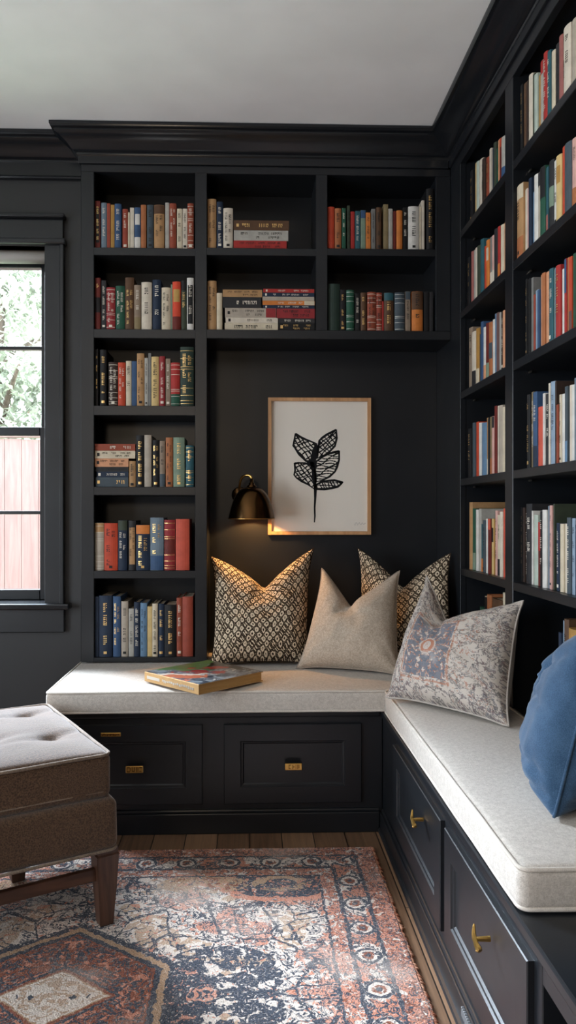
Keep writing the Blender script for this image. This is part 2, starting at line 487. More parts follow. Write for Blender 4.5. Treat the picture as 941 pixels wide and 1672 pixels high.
for nm, za, zb, fz0, fz1, yy in (('sash', mz1, gz1, mz0 + .004, WZ1, SY + .02), ('sash', gz0, mz0, WZ0, mz1, SY)):
    s = B()
    box(s, WX0, gx0, yy - .018, yy + .018, fz0, fz1, .003); box(s, gx1, WX1, yy - .018, yy + .018, fz0, fz1, .003)
    box(s, gx0, gx1, yy - .018, yy + .018, zb, fz1, .003); box(s, gx0, gx1, yy - .018, yy + .018, fz0, za, .003)
    so = child('sash', s, M_sash, win)
    mu = B(); zm = (za + zb) / 2
    box(mu, gx0, gx1, yy - .012, yy + .012, zm - .007, zm + .007, .002)
    xm = (gx0 + gx1) / 2
    box(mu, xm - .007, xm + .007, yy - .012, yy + .012, za, zb, .002)
    child('muntin', mu, M_sash, so)
    child('pane', box(B(), gx0, gx1, yy - .002, yy + .002, za, zb), M_glass, so)
# side-wall windows
for i, (y0, y1) in enumerate(lw):
    w = thing(f'window_{i + 2}', ['black framed window in the side wall, further from the bookcase', 'black framed window in the side wall, nearer the bookcase'][i], 'window'); w['kind'] = 'structure'
    s = B()
    for a, c in ((y0, y0 + .06), (y1 - .06, y1), ((y0 + y1) / 2 - .03, (y0 + y1) / 2 + .03)): box(s, ROOM_X0 - .10, ROOM_X0 - .05, a, c, LZ0, LZ1, .003)
    for a, c in ((LZ0, LZ0 + .06), (LZ1 - .06, LZ1)): box(s, ROOM_X0 - .10, ROOM_X0 - .05, y0, y1, a, c, .003)
    child('sash', s, M_sash, w)
    s = B(); box(s, ROOM_X0, ROOM_X0 + .022, y0 - .08, y0, LZ0, LZ1 + .1, .003); box(s, ROOM_X0, ROOM_X0 + .022, y1, y1 + .08, LZ0, LZ1 + .1, .003)
    box(s, ROOM_X0, ROOM_X0 + .022, y0, y1, LZ1, LZ1 + .1, .003); child('casing', s, M_paint, w)
    child('sill', box(B(), ROOM_X0 - .14, ROOM_X0 + .05, y0 - .09, y1 + .09, LZ0 - .025, LZ0, .005), M_paint, w)
    child('pane', box(B(), ROOM_X0 - .078, ROOM_X0 - .074, y0 + .06, y1 - .06, LZ0 + .06, LZ1 - .06), M_glass, w)

# ------------------------------------------------------------------ outdoors
M_lawn = Mat('lawn', .95, .1); c_ = M_lawn.coord(); M_lawn.color(M_lawn.mix(M_lawn.noise(c_, 6, 4), (.20, .24, .12), (.34, .38, .22)))
struct('ground_outside', box(B(), -9, 9, YW + t + .01, 22, -.5, -.3), M_lawn)
M_cedar = wood('weathered_cedar', (.17, .095, .082), (.215, .13, .112), 2, .8, 5)
fen = thing('board_fence', 'pinkish cedar board fence standing outside the window', 'fence', (-3, 6.6, -.3))
rng = random.Random(5)
b = B(); x = -3.0
while x < 3.2:
    w = .14 + rng.random() * .01; dz = rng.uniform(-.008, .008)
    box(b, x, x + w - .003, -.011, .011, .05, 2.0 + dz, .002); x += w
child('boards', b, M_cedar, fen)
b = B()
for z in (.35, 1.75): box(b, -3, 3.2, .012, .05, z, z + .09, .003)
child('rail', b, M_cedar, fen)
b = B(); box(b, -3, 3.2, -.03, .06, 2.01, 2.05, .004); child('cap_rail', b, M_cedar, fen)
for x in (-2.9, -1.0, .9, 2.8): child('post', box(B(), x, x + .09, .05, .14, 0, 2.0, .004), M_cedar, fen)
M_leaf = Mat('pale_leaves', .6, .3); c_ = M_leaf.coord()
M_leaf.color(M_leaf.mix(M_leaf.noise(c_, 2.2, 3), (.38, .42, .32), (.52, .55, .46)))
M_leaf.b.inputs['Transmission Weight'].default_value = 0
M_bark = wood('bark', (.07, .05, .035), (.16, .12, .09), 2, .9, 4)
def tree(loc, h, rad, n, seed, label):
    tr = thing('tree', label, 'tree', loc, group=None); g = random.Random(seed)
    b = B(); tube(b, smooth_path([(0, 0, 0), (.05, .03, h * .3), (-.04, .05, h * .6), (.05, 0, h * .9)], 4), [.13 - .1 * i / 12 for i in range(13)], 10)
    for k in range(7):
        a = g.uniform(0, 6.28); z = h * g.uniform(.35, .75)
        tube(b, smooth_path([(0, 0, z), (math.cos(a) * rad * .4, math.sin(a) * rad * .4, z + .35), (math.cos(a) * rad * .75, math.sin(a) * rad * .75, z + .6)], 3), [.05 - .006 * i for i in range(7)], 6)
    child('trunk', b, M_bark, tr)
    b = B()
    lumps = [(Vector((g.gauss(0, rad * .45), g.gauss(0, rad * .45), h * g.uniform(.32, 1.0))), rad * g.uniform(.3, .55)) for _ in range(26)]
    for _ in range(n):
        c, r = g.choice(lumps)
        d = Vector((g.gauss(0, 1), g.gauss(0, 1), g.gauss(0, .8))).normalized() * r * g.random() ** .4
        p = c + d; s = g.uniform(.035, .075)
        q = Matrix.Rotation(g.uniform(0, 6.28), 3, 'Z') @ Matrix.Rotation(g.uniform(-1.1, 1.1), 3, 'X')
        b.faces.new([b.verts.new(p + q @ Vector(v)) for v in ((0, -s * 1.3, 0), (s * .6, 0, s * .15), (0, s * 1.3, 0), (-s * .6, 0, s * .15))])
    f = child('foliage', b, M_leaf, tr)
    return tr
tree((-3.1, 9.6, -.3), 4.7, 1.25, 11000, 1, 'pale green leafy tree rising behind the board fence')
tree((-4.6, 14.0, -.3), 5.2, 1.3, 7000, 3, 'tall leafy tree furthest beyond the board fence')
# ------------------------------------------------------------------ back bookcase
def Xp(px, Y=YB2): return at_y(px, 840, Y).x
def Zp(py, px, Y=YB2): return at_y(px, py, Y).z
bc = thing('bookcase', 'black built-in bookcase on the back wall with a reading niche', 'bookcase', (0, 0, 0))
xa0, xa1 = Xp(153.5), Xp(318.5)
xb0, xb1 = Xp(338), Xp(516)
xc0, xc1 = Xp(535), Xp(712)
ZTOP = Zp(284, 420); ZRAIL = Zp(272, 420); ZHEAD0, ZHEAD1 = Zp(553, 420), Zp(538.5, 420)
YD = YB3
def bpart(name, *a, bev=.0015): return obj(name, box(B(), *a, bev, 1), M_paint, bc)
bpart('side_panel', XL, XL + .018, YB2 + .001, YD, ZS + .006, ZC - .09)
bpart('stile', XL, xa0, YB2, YB2 + .022, ZS + .006, ZTOP)
bpart('upright', xa1, xb0, YB2, YD, ZS + .006, ZTOP)
bpart('upright', xb1, xc0, YB2, YD, ZHEAD1 - .0005, ZTOP)
bpart('stile', xc1, XR - .0006, YB2, YB2 + .022, ZHEAD1, ZTOP)
bpart('upright', xc1 + .002, XR - .002, YB2 + .02, YD, ZHEAD1, ZTOP)
bpart('top_rail', XL, XR - .0016, YB2, YB2 + .022, ZTOP, ZRAIL)
b = B(); box(b, XL - .008, XR - .0105, YB2 - .010, YB2 + .022, ZRAIL, ZC - .088, .003); obj('frieze', b, M_paint, bc)
bpart('top_board', XL, XR, YB2 + .01, YD + .02, ZTOP + .004, ZTOP + .03)
bpart('header', xb0 - .001, XR - .0006, YB2 - .002, YD, ZHEAD0, ZHEAD1)
b = B(); box(b, XL, XR, YD, YD + .02, ZS - .07, ZC - .09); obj('back_panel', b, M_paint, bc)
shelfA = []          # (top z, bottom z) of each board in the narrow column
for y0, y1 in ((404.5, 417), (537.5, 552), (662.5, 678), (795, 808.5), (932, 944.5), (1073.5, 1083)):
    z1, z0 = Zp(y0, 236), Zp(y1, 236)
    z0 = max(z0, ZS + .006)
    bpart('shelf', xa0 - .002, xa1 + .002, YB2 + .001, YD, z0, z1); shelfA.append(z1)
zb = Zp(405, 428); bpart('shelf', xb0 - .002, xb1 + .002, YB2 + .001, YD, Zp(417, 428), zb)
zc = Zp(406, 624); bpart('shelf', xc0 - .002, xc1 + .002, YB2 + .001, YD, Zp(417.5, 624), zc)
b = crown_run(B(), lambda p, z: [(XL - p, YW - .002, z), (XL - p, YB2 - p, z), (XR - p, YB2 - p, z)])
bmesh.ops.recalc_face_normals(b, faces=b.faces)
autosmooth(obj('crown', b, M_gloss, bc), 35)

# ------------------------------------------------------------------ side bookcase
sb = thing('bookcase', 'black built-in side bookcase running along the right-hand bench', 'bookcase', (0, 0, 0))
YS = [at_x(752, 840, XR).y, at_x(825, 840, XR).y, at_x(837.5, 840, XR).y]
BAY = YS[0] - YS[1]; POST = YS[1] - YS[2]
NB0, NB1 = YS[2], YS[2] - BAY                    # near bay
XD = 1.05
def spart(name, *a, bev=.0015): return obj(name, box(B(), *a, bev, 1), M_paint, sb)
spart('stile', XR, XR + .022, YS[0], YB3 - .001, ZS - .08, ZTOP)
spart('side_panel', XR + .02, XD, YS[0] + .002, YS[0] + .022, ZS - .08, ZTOP)
spart('upright', XR, XD, YS[2], YS[1], ZS - .08, ZTOP)
YE = NB1 - POST
spart('upright', XR, XD, YE, NB1, ZS - .08, ZTOP)
YE2 = YE - BAY
spart('upright', XR, XD, YE2 - POST, YE2, ZS - .08, ZTOP)
spart('top_rail', XR - .001, XR + .022, YE2 - POST, YB2, ZTOP - .012, ZC - .09)
spart('frieze', XR - .010, XR + .02, YE2 - POST, YB2 - .01, ZRAIL, ZC - .088)
spart('top_board', XR + .01, XD, YE2 - POST, YB3, ZTOP + .004, ZTOP + .03)
spart('back_panel', XD, XD + .02, YE2 - POST, YB3 - .001, ZS - .08, ZC - .09)
ZD = [2.122, 1.820, 1.519, 1.194, .859]
for y1, y0 in ((YS[0], YS[1]), (NB0, NB1), (YE, YE2)):
    for z in ZD: spart('shelf', XR + .001, XD, y0 - .002, y1 + .002, z - .026, z)
    spart('shelf', XR + .001, XD, y0 - .002, y1 + .002, ZS - .08, ZS - .002)
b = crown_run(B(), lambda p, z: [(XR - p, YB2 - p, z), (XR - p, YE2 - POST, z)])
bmesh.ops.recalc_face_normals(b, faces=b.faces)
autosmooth(obj('crown', b, M_gloss, sb), 35)
M_pin = Mat('shelf_pin_nickel', .3, .5, 1.0).color((.6, .58, .52))
for y in (YS[0] - .012, NB0 - .012):
    for z in ZD[:4]:
        b = B(); tube(b, [(XR + .05, y + .012, z - .031), (XR + .05, y - .004, z - .031)], .0032, 8); obj('shelf_pin', b, M_pin, sb)

# ------------------------------------------------------------------ benches
def pull_bar(par, c, w, h, marks):       # flat brass pull with relief, facing -Y
    bm = B(); box(bm, c[0] - w / 2, c[0] + w / 2, c[1] - .020, c[1] - .013, c[2] - h / 2, c[2] + h / 2, .002)
    for s in (-1, 1): tube(bm, [(c[0] + s * w * .3, c[1] - .014, c[2]), (c[0] + s * w * .3, c[1] + .003, c[2])], .004, 8)
    hd = obj('handle', bm, M_brass, par); hd['label'] = 'brass pull with worn relief marks'
    bm = B()
    x0, y0, z0 = c[0] - w / 2, c[1] - .0205, c[2] - h / 2
    for (a, b_, d, e) in marks: box(bm, x0 + a * w, x0 + b_ * w, y0, y0 + .001, z0 + d * h, z0 + e * h)
    obj('lettering', bm, M_brassd, hd)
bb = thing('storage_bench', 'black storage bench with two drawers under the back cushion', 'bench', (0, 0, 0))
zd0, zd1 = .098, .362
b = B(); box(b, XL, XB - .001, YB1, YB3, .0, .405, .002, 1); obj('body', b, M_paint, bb)
b = B(); box(b, XL - .004, XB - .013, YB1 - .016, YB1 + .005, 0, .068, .003); box(b, XL - .004, XB - .013, YB1 - .009, YB1 + .005, .066, .078, .004)
obj('plinth', b, M_paint, bb)
b = B(); box(b, XL - .006, XB - .011, YB1 - .012, YB1 + .02, .385, .406, .004); obj('top_edge', b, M_paint, bb)
d1x1, d2x0, d2x1 = Xp(331, YB1), Xp(366, YB1), Xp(590, YB1)
d1x0 = d1x1 - (d2x1 - d2x0) + .02
for i, (a, c_) in enumerate(((d1x0, d1x1), (d2x0, d2x1))):
    d = obj('drawer', panel_front(B(), a, c_, zd0, zd1, YB1 - .012), M_paint, bb)
    hp = at_y((221, 479)[i], (1253.5, 1249)[i], YB1 - .016)
    marks = [[(.06, .10, .15, .85), (.10, .24, .15, .28), (.10, .24, .72, .85), (.24, .28, .25, .75), (.36, .40, .2, .85), (.40, .52, .2, .33), (.48, .52, .3, .85), (.60, .64, .15, .85), (.68, .72, .15, .85), (.78, .94, .72, .85), (.78, .90, .2, .3)],
             [(.22, .34, .70, .82), (.22, .26, .2, .75), (.22, .34, .2, .3), (.44, .48, .18, .82), (.48, .56, .45, .57), (.62, .65, .18, .82), (.72, .76, .18, .82), (.80, .84, .3, .82)]][i]
    pull_bar(d, hp, .057, .023, marks)
    if i == 0:
        p = at_y(181, 1199.5, YB1 - .013); bm = B(); box(bm, p.x - .033, p.x + .033, p.y - .002, p.y + .002, p.z - .006, p.z + .006, .001)
        lp = obj('name_plate', bm, M_brass, d); lp['label'] = 'small brass label plate'
        bm = B(); g = random.Random(3); x = p.x - .028
        while x < p.x + .026:
            w = g.uniform(.002, .0045); box(bm, x, x + w, p.y - .0026, p.y - .0018, p.z - .0035 + g.choice((0, .002)), p.z + .0035 - g.choice((0, .002))); x += w + .0016
        obj('lettering', bm, M_brassd, lp)
# side bench: built facing -Y in its own frame then turned to face -X
sbn = thing('storage_bench', 'black storage bench with two drawers under the long side cushion', 'bench', (0, 0, 0))
YN = .55                                        # near end of the side bench, outside the frame
YF = YB1 - .012
yo0 = at_x(886, 1600, XB).y                     # open shelf begins
b = B()
box(b, XB, XD, yo0, YF + .3, 0, .395, .002, 1)
box(b, XB + .30, XD, YN, yo0, 0, .395, .002, 1)
box(b, XB, XB + .30, YN, yo0, 0, .085, .002, 1); box(b, XB, XB + .30, YN, yo0, .345, .395, .002, 1)
box(b, XB, XB + .30, YN, YN + .04, .085, .345, .002, 1)
obj('body', b, M_paint, sbn)
b = B(); box(b, XB - .012, XB + .004, YN, YF, 0, .066, .003); box(b, XB - .007, XB + .004, YN, YF, .064, .078, .004)
tube(b, [(XB - .012, YN, .010), (XB - .012, YB1 - .022, .010)], .009); obj('plinth', b, M_paint, sbn)
b = B(); box(b, XB - .010, XR - .001, YN, YF, .386, .408, .004); obj('top_board', b, M_paint, sbn)
Mside = Matrix.Rotation(R(-90), 4, 'Z')         # local (x, y) -> world (y, -x)
dr = [(at_x(648, 1300, XB).y, at_x(727, 1400, XB).y), (at_x(734, 1400, XB).y, at_x(873, 1600, XB).y)]
for i, (yf, yn) in enumerate(dr):
    bm = panel_front(B(), -yf, -yn, .108, .362, XB - .012, M=Mside); d = obj('drawer', bm, M_paint, sbn)
    hp = at_x((684, 790)[i], (1338, 1533)[i], XB - .02)
    bm = B(); X = XB - .012
    tube(bm, [(X + .004, hp.y, hp.z), (X - .022, hp.y, hp.z)], [.0055, .004], 10)
    tube(bm, smooth_path([(X - .020, hp.y + .018, hp.z + .018), (X - .023, hp.y + .010, hp.z + .005), (X - .024, hp.y, hp.z), (X - .024, hp.y - .010, hp.z - .004), (X - .021, hp.y - .021, hp.z - .010)], 3),
         [.0014, .0026, .0034, .004, .0044, .0048, .005, .0046, .0044, .005, .0058, .0060, .0050], 6)
    tube(bm, [(X - .022, hp.y - .012, hp.z - .004), (X - .026, hp.y - .020, hp.z - .012)], [.004, .0028], 6)
    h = obj('handle', bm, M_brass, d); h['label'] = 'twig-shaped brass pull'
# ribbed vent strip let into the plinth
p0, p1 = at_x(757, 1602, XB - .012).y, at_x(800, 1690, XB - .012).y
bm = B(); y = p0; 
while y > p1: box(bm, XB - .017, XB - .008, y - .004, y, .042, .062, .001, 1); y -= .0075
M_vent = Mat('vent_grey', .45, .5).color((.20, .21, .22))
v = obj('vent_strip', bm, M_vent, sbn); v['label'] = 'short grey ribbed vent strip'

# ------------------------------------------------------------------ cushions
def bench_cushion(name, label, x0, x1, y0, y1, z0, z1, r, puff, flat_y=None, seed=0, front=None):
    def disp(p, n):
        u = (p.x - x0) / (x1 - x0) * 2 - 1; v = (p.y - y0) / (y1 - y0) * 2 - 1
        k = max(0, 1 - u ** 4) * max(0, 1 - v ** 4)
        if flat_y: k *= 1 - min(1, max(0, (p.y - flat_y + .12) / .12))
        q = Vector((p.x * 5 + seed, p.y * 5, 0)); w = noise.noise(q) * .6 + noise.noise(q * 2.7) * .35
        d = Vector((0, 0, 0))
        if n.z > .3: d.z += (puff + w * .004) * k * n.z
        e = noise.noise(Vector((p.x * 6, p.y * 6, p.z * 8 + seed)))
        d.x += n.x * e * .004; d.y += n.y * e * .004
        return d
    c = soft_box(B(), x0, x1, y0, y1, z0, z1, r, .025, disp)
    bmesh.ops.recalc_face_normals(c, faces=c.faces)
    o = obj(name, c, M_cush, None, True); tag(o, label, 'cushion')
    for zz, nm in ((z1 - .004, 'piping'), (z0 + .006, 'piping')):
        bm = B(); pts = round_rect(x0 + .003, x1 - .003, y0 + .003, y1 - .003, r, zz)
        g = [p + Vector((0, 0, 0.0015 * noise.noise(p * 7))) for p in pts]
        tube(bm, g, .0042, 8, closed=True)
        obj(nm, bm, M_pipe, o, True)
    return o
bench_cushion('bench_cushion', 'oatmeal linen cushion on the back bench in front of the bookshelves', XL - .012, XR - .004, 2.512, YB3 - .006, .408, ZS, .016, .005, YB2 - .02, 3)
yc = at_z(880, 1497, .41).y
bench_cushion('bench_cushion', 'long oatmeal linen cushion on the side bench below the pillows', XB - .006, XR - .006, yc + .01, 2.506, .409, ZS + .002, .018, .008, None, 8)
# ------------------------------------------------------------------ rug
RX1, RY1 = .386, 2.412
RX0, RY0 = -1.55, .55
def rug_mat():
    m = Mat('vintage_rug_pile', .97, .1)
    c = m.coord(); X, Y, _ = m.xyz(c)
    jj = m.noise(c, 55, 2, col=True); jx, jy, _z = m.xyz(jj)
    j2 = m.noise(c, 8, 2, col=True); kx, ky, _z = m.xyz(j2)
    X = X + (jx - .5) * .014 + (kx - .5) * .016; Y = Y + (jy - .5) * .014 + (ky - .5) * .016
    dx = X * -1 + RX1; dy = Y * -1 + RY1            # into the rug from the edges
    dl = X - RX0; db = Y - RY0
    d = dx.mn(dl).mn(dy.mn(db))
    fine = m.noise(c, 260, 2, .7)
    grit = m.noise(c, 110, 2, .7)
    cream = m.mix(fine.step(.3, .7), (.52, .43, .36), (.82, .73, .65))
    salmon = m.mix(fine.step(.3, .7), (.40, .13, .075), (.68, .31, .20))
    rust = m.mix(fine.step(.3, .7), (.16, .04, .02), (.34, .105, .05))
    navy = m.mix(fine.step(.3, .7), (.016, .02, .032), (.065, .08, .11))
    tan = m.mix(fine.step(.3, .7), (.32, .19, .105), (.52, .34, .21))
    CX, CY = -.43, 1.68
    mxx = (X - CX).abs(); myy = (Y - CY).abs()
    mv = m.vec(mxx, myy, 0.0)
    g1 = grit.gt(.37)
    n1 = m.noise(mv, 30, 3, .6, 1.2); n2 = m.noise(mv, 38, 2, .6, 1.0); n3 = m.noise(mv, 5.5, 2, .5, .6); n4 = m.noise(mv, 9, 2, .55, 1.0)
    n5 = m.noise(c, 46, 3, .65, .6)
    vo = m.voro(mv, 12, 'F1'); ve = m.voro(mv, 7.5, 'DISTANCE_TO_EDGE')
    # grounds: cream with salmon and tan cartouches
    zone = n3.gt(.535); zone2 = n3.lt(.415)
    col = m.mix(zone * (n2.gt(.42)) * .85, cream, salmon)
    col = m.mix(zone2 * (n2.gt(.44)) * .8, col, tan)
    # scrolling vines and leaves
    col = m.mix((n4 - .5).abs().lt(.016) * g1, col, navy)
    col = m.mix((n1 - .5).abs().lt(.030) * n3.gt(.44) * g1, col, navy)
    col = m.mix(n1.gt(.60) * g1, col, navy)
    col = m.mix(n2.gt(.635) * g1, col, salmon)
    col = m.mix(n5.gt(.655), col, navy); col = m.mix(n5.lt(.345), col, salmon)
    # rosettes
    col = m.mix(vo.lt(.21) * n4.gt(.52) * g1 * .9, col, navy)
    col = m.mix(vo.lt(.13) * n4.gt(.52) * n5.gt(.45), col, cream)
    col = m.mix(vo.lt(.055) * n4.gt(.46), col, rust)
    # cartouche outlines
    col = m.mix(ve.lt(.018) * n1.gt(.38) * g1, col, navy)
    # dark palmettes in the field corners
    pa = (((mxx - .52) / .15).sq() + ((myy - .50) / .085).sq()).sqrt()
    col = m.mix(pa.lt(1.25) * n5.gt(.42), col, salmon)
    col = m.mix(pa.lt(1.0) * n2.gt(.41) * g1, col, navy)
    col = m.mix(pa.within(.30, .55) * n1.gt(.46), col, tan)
    pb = (((mxx - .30) / .13).sq() + ((myy - .50) / .05).sq()).sqrt()
    col = m.mix(pb.lt(1.0) * n5.gt(.45) * n1.gt(.42), col, tan); col = m.mix(pb.lt(.8) * n1.gt(.55), col, rust)
    pc = (((mxx - .36) / .15).sq() + ((myy - .06) / .13).sq()).sqrt()
    col = m.mix(pc.lt(1.0) * n1.gt(.47) * g1, col, navy)
    # medallion
    h = (mxx * 1.0).mx(mxx * .62 + myy * .86) + (n5 - .5) * .02
    col = m.mix(h.lt(.262) * g1, col, navy)
    col = m.mix(h.lt(.244), col, tan)
    col = m.mix(h.lt(.228), col, navy)
    col = m.mix(h.lt(.214), col, rust)
    col = m.mix(h.lt(.21) * (n1 - .5).abs().lt(.05) * g1, col, navy)
    col = m.mix(h.lt(.21) * n2.gt(.585), col, salmon)
    col = m.mix(h.lt(.21) * n5.gt(.60), col, navy)
    dm = mxx / .125 + myy / .098 + (n5 - .5) * .08
    col = m.mix(dm.lt(1.2) * g1, col, navy); col = m.mix(dm.lt(1.10), col, rust); col = m.mix(dm.lt(1.0), col, tan); col = m.mix(dm.lt(.95), col, cream)
    col = m.mix(dm.lt(.9) * n5.gt(.52) * .8, col, tan); col = m.mix(dm.lt(.9) * n2.gt(.62), col, navy)
    # borders
    along = m.mix(dx.mn(dl).lt(dy.mn(db)), m.vec(X, 0.0, 0.0), m.vec(Y, 0.0, 0.0))
    al, _a, _b = m.xyz(along)
    def motif(period, wd, centre):
        q = ((al / period).fract() - .5).abs() * period
        return (q.sq() + (d - centre).sq()).sqrt(), q
    wear = m.noise(c, 14, 3, .65)
    bn = m.noise(c, 62, 2, .6, 1.0); bn2 = m.noise(c, 40, 2, .6, 1.2); bn3 = m.noise(c, 52, 2, .6, 1.0)
    bcol = m.mix(bn2.gt(.56), salmon, rust)
    bcol = m.mix((bn - .5).abs().lt(.035) * g1, bcol, navy)
    bcol = m.mix(bn3.gt(.62), bcol, cream)
    r2, q2 = motif(.125, .03, .100)
    b2 = m.mix(wear.gt(.50), cream, salmon)
    b2 = m.mix((bn2 - .5).abs().lt(.040) * g1, b2, navy)
    b2 = m.mix(r2.lt(.034) * bn.gt(.40), b2, cream)
    b2 = m.mix(r2.within(.024, .033) * g1, b2, navy); b2 = m.mix(r2.lt(.016) * bn3.gt(.42), b2, rust); b2 = m.mix(r2.lt(.007), b2, navy)
    b2 = m.mix(q2.lt(.004), b2, navy) if False else b2
    b2 = m.mix(bn3.gt(.60) * g1, b2, navy)
    b3 = m.mix(bn2.gt(.55), salmon, cream)
    b3 = m.mix((bn - .5).abs().lt(.03) * g1, b3, navy); b3 = m.mix(bn3.gt(.63), b3, rust)
    bd = m.mix(d.gt(.062), bcol, b2)
    bd = m.mix((d - .062).abs().lt(.0050) * g1, bd, navy)
    bd = m.mix(d.gt(.138), bd, b3)
    bd = m.mix((d - .138).abs().lt(.0060) * g1, bd, navy)
    bd = m.mix((d - .187).abs().lt(.004) * g1, bd, navy)
    col = m.mix(d.lt(.190), col, bd)
    # faded, worn pile
    w2 = m.noise(c, 3.2, 4, .6).step(.5, .72)
    col = m.mix(w2 * .45, col, cream)
    col = m.mix(m.noise(c, 150, 2, .8).gt(.60) * .30, col, cream)
    m.color(col)
    m.bump(fine * .9 + grit * 1.0 + m.noise(c, 22, 2) * .5, .9, .006)
    m.b.inputs['Sheen Weight'].default_value = .15
    return m
M_rug = rug_mat()
b = B(); g = random.Random(2)
def edge_pts(a, c, n): return [Vector(a).lerp(Vector(c), i / n) for i in range(n)]
out = edge_pts((RX1, RY0, 0), (RX1, RY1, 0), 90) + edge_pts((RX1, RY1, 0), (RX0, RY1, 0), 90) + edge_pts((RX0, RY1, 0), (RX0, RY0, 0), 40) + edge_pts((RX0, RY0, 0), (RX1, RY0, 0), 40)
out = [p + Vector((g.gauss(0, .0022), g.gauss(0, .0022), 0)) for p in out]
lo = [b.verts.new((p.x, p.y, .001)) for p in out]
ctr = Vector(((RX0 + RX1) / 2, (RY0 + RY1) / 2, 0))
def inset(p, k): return Vector((min(max(p.x, RX0 + k), RX1 - k), min(max(p.y, RY0 + k), RY1 - k), 0))
mid = [b.verts.new((p.x, p.y, .007)) for p in out]
top = [b.verts.new((inset(p, .006).x, inset(p, .006).y, .0115)) for p in out]
for A, Bq in ((lo, mid), (mid, top)):
    for i in range(len(A)): b.faces.new((A[i], A[(i + 1) % len(A)], Bq[(i + 1) % len(A)], Bq[i]))
b.faces.new(top)
M_rughost = Matrix.Rotation(R(-.8), 4, 'Z')
rug = obj('rug', b, M_rug); tag(rug, 'faded red, cream and navy patterned rug on the wood floor', 'rug')
M_fringe = Mat('rug_fringe_wool', .95, .1); cc = M_fringe.coord(); M_fringe.color(M_fringe.mix(M_fringe.noise(cc, 60, 3).step(.35, .65), (.34, .12, .07), (.60, .33, .22)))
b = B()
def tuft(x, y, ux, uy):
    l = g.uniform(.004, .013); w = .0028
    s = g.uniform(-.004, .004)
    tube(b, [(x, y, .007), (x + ux * l * .6 + uy * s * .5, y + uy * l * .6 + ux * s * .5, .006), (x + ux * l + uy * s, y + uy * l + ux * s, .0028)], [w, w * .9, w * .4], 5)
y = RY0
while y < RY1: tuft(RX1 - .003, y, 1, 0); y += .0058
x = RX0
while x < RX1: tuft(x, RY1 - .003, 0, 1); x += .0075
fr_ = obj('fringe', b, M_fringe, rug, True); fr_['kind'] = 'stuff'; fr_['label'] = 'short salmon wool fringe'

# ------------------------------------------------------------------ ottoman
OU = Vector((-.868, -.497)); OV = Vector((-.497, .868))
OC = Vector((-.352, 1.968))            # near right corner of the seat cushion
ot = thing('ottoman', 'brown tweed tufted ottoman on dark wood legs standing on the rug', 'ottoman', (OC.x, OC.y, .0125), (0, 0, math.atan2(-OU.y, -OU.x)))
# local frame: x = -u (towards the right corner is 0, body at negative x), y = v
W_, D_ = .64, .60
btn = [(-.10 - .20 * i, .215 + .27 * j) for i in range(3) for j in range(2)]
zc0, zc1 = .325, .440
def tuftd(p, n):
    d = Vector((0, 0, 0))
    u = (p.x + W_) / W_ * 2 - 1; v = p.y / D_ * 2 - 1
    if n.z > .25:
        k = max(0, 1 - abs(u) ** 6) * max(0, 1 - abs(v) ** 6)
        d.z += .016 * k * n.z
        for bx, by in btn:
            r = math.hypot(p.x - bx, p.y - by)
            d.z -= .016 * math.exp(-(r / .016) ** 2) * n.z + .014 * math.exp(-(r / .06) ** 2) * n.z
        for i in range(3):                       # creases joining the buttons to the edges
            for j in range(2):
                bx, by = btn[i * 2 + j]
                if by > 0:
                    t = abs(p.x - bx); along = abs(p.y - by)
                    # short pull creases
                    d.z -= .009 * math.exp(-((p.y - by - .30 * (p.x - bx)) / .016) ** 2) * math.exp(-(t / .11) ** 2) * n.z
                    d.z -= .004 * math.exp(-((p.x - bx) / .010) ** 2) * math.exp(-(along / .05) ** 2) * n.z
    q = Vector((p.x * 9, p.y * 9, p.z * 9)); d += n * .0035 * noise.noise(q)
    return d
bm = soft_box(B(), -W_, 0, 0, D_, zc0, zc1, .020, .014, tuftd); bmesh.ops.recalc_face_normals(bm, faces=bm.faces)
sc = obj('seat_cushion', bm, M_otto, ot, True)
for zz in (zc1 - .003, zc0 + .020):
    bm = B(); tube(bm, [p + Vector((0, 0, .002 * noise.noise(p * 8))) for p in round_rect(-W_ + .002, -.002, .002, D_ - .002, .022, zz)], .0042 if zz > .4 else .0022, 8, closed=True)
    obj('piping', bm, M_otpipe, sc, True)
for bx, by in btn:
    bm = B(); lathe(bm, [(0, .007), (.004, .0068), (.009, .004), (.010, 0)], 14, Matrix.Translation((bx, by, zc1 - .018)));
    obj('button', bm, M_otto, sc, True)
def boxd(p, n): return n * .003 * noise.noise(Vector((p.x * 7 + 4, p.y * 7, p.z * 7)))
bm = soft_box(B(), -W_ - .010, .014, -.014, D_ + .01, .196, .328, .022, .03, boxd); bmesh.ops.recalc_face_normals(bm, faces=bm.faces)
ob = obj('base', bm, M_otto, ot, True)
bm = B(); tube(bm, round_rect(-W_ - .008, .012, -.012, D_ + .008, .022, .199), .004, 8, closed=True); obj('piping', bm, M_otpipe, ob, True)
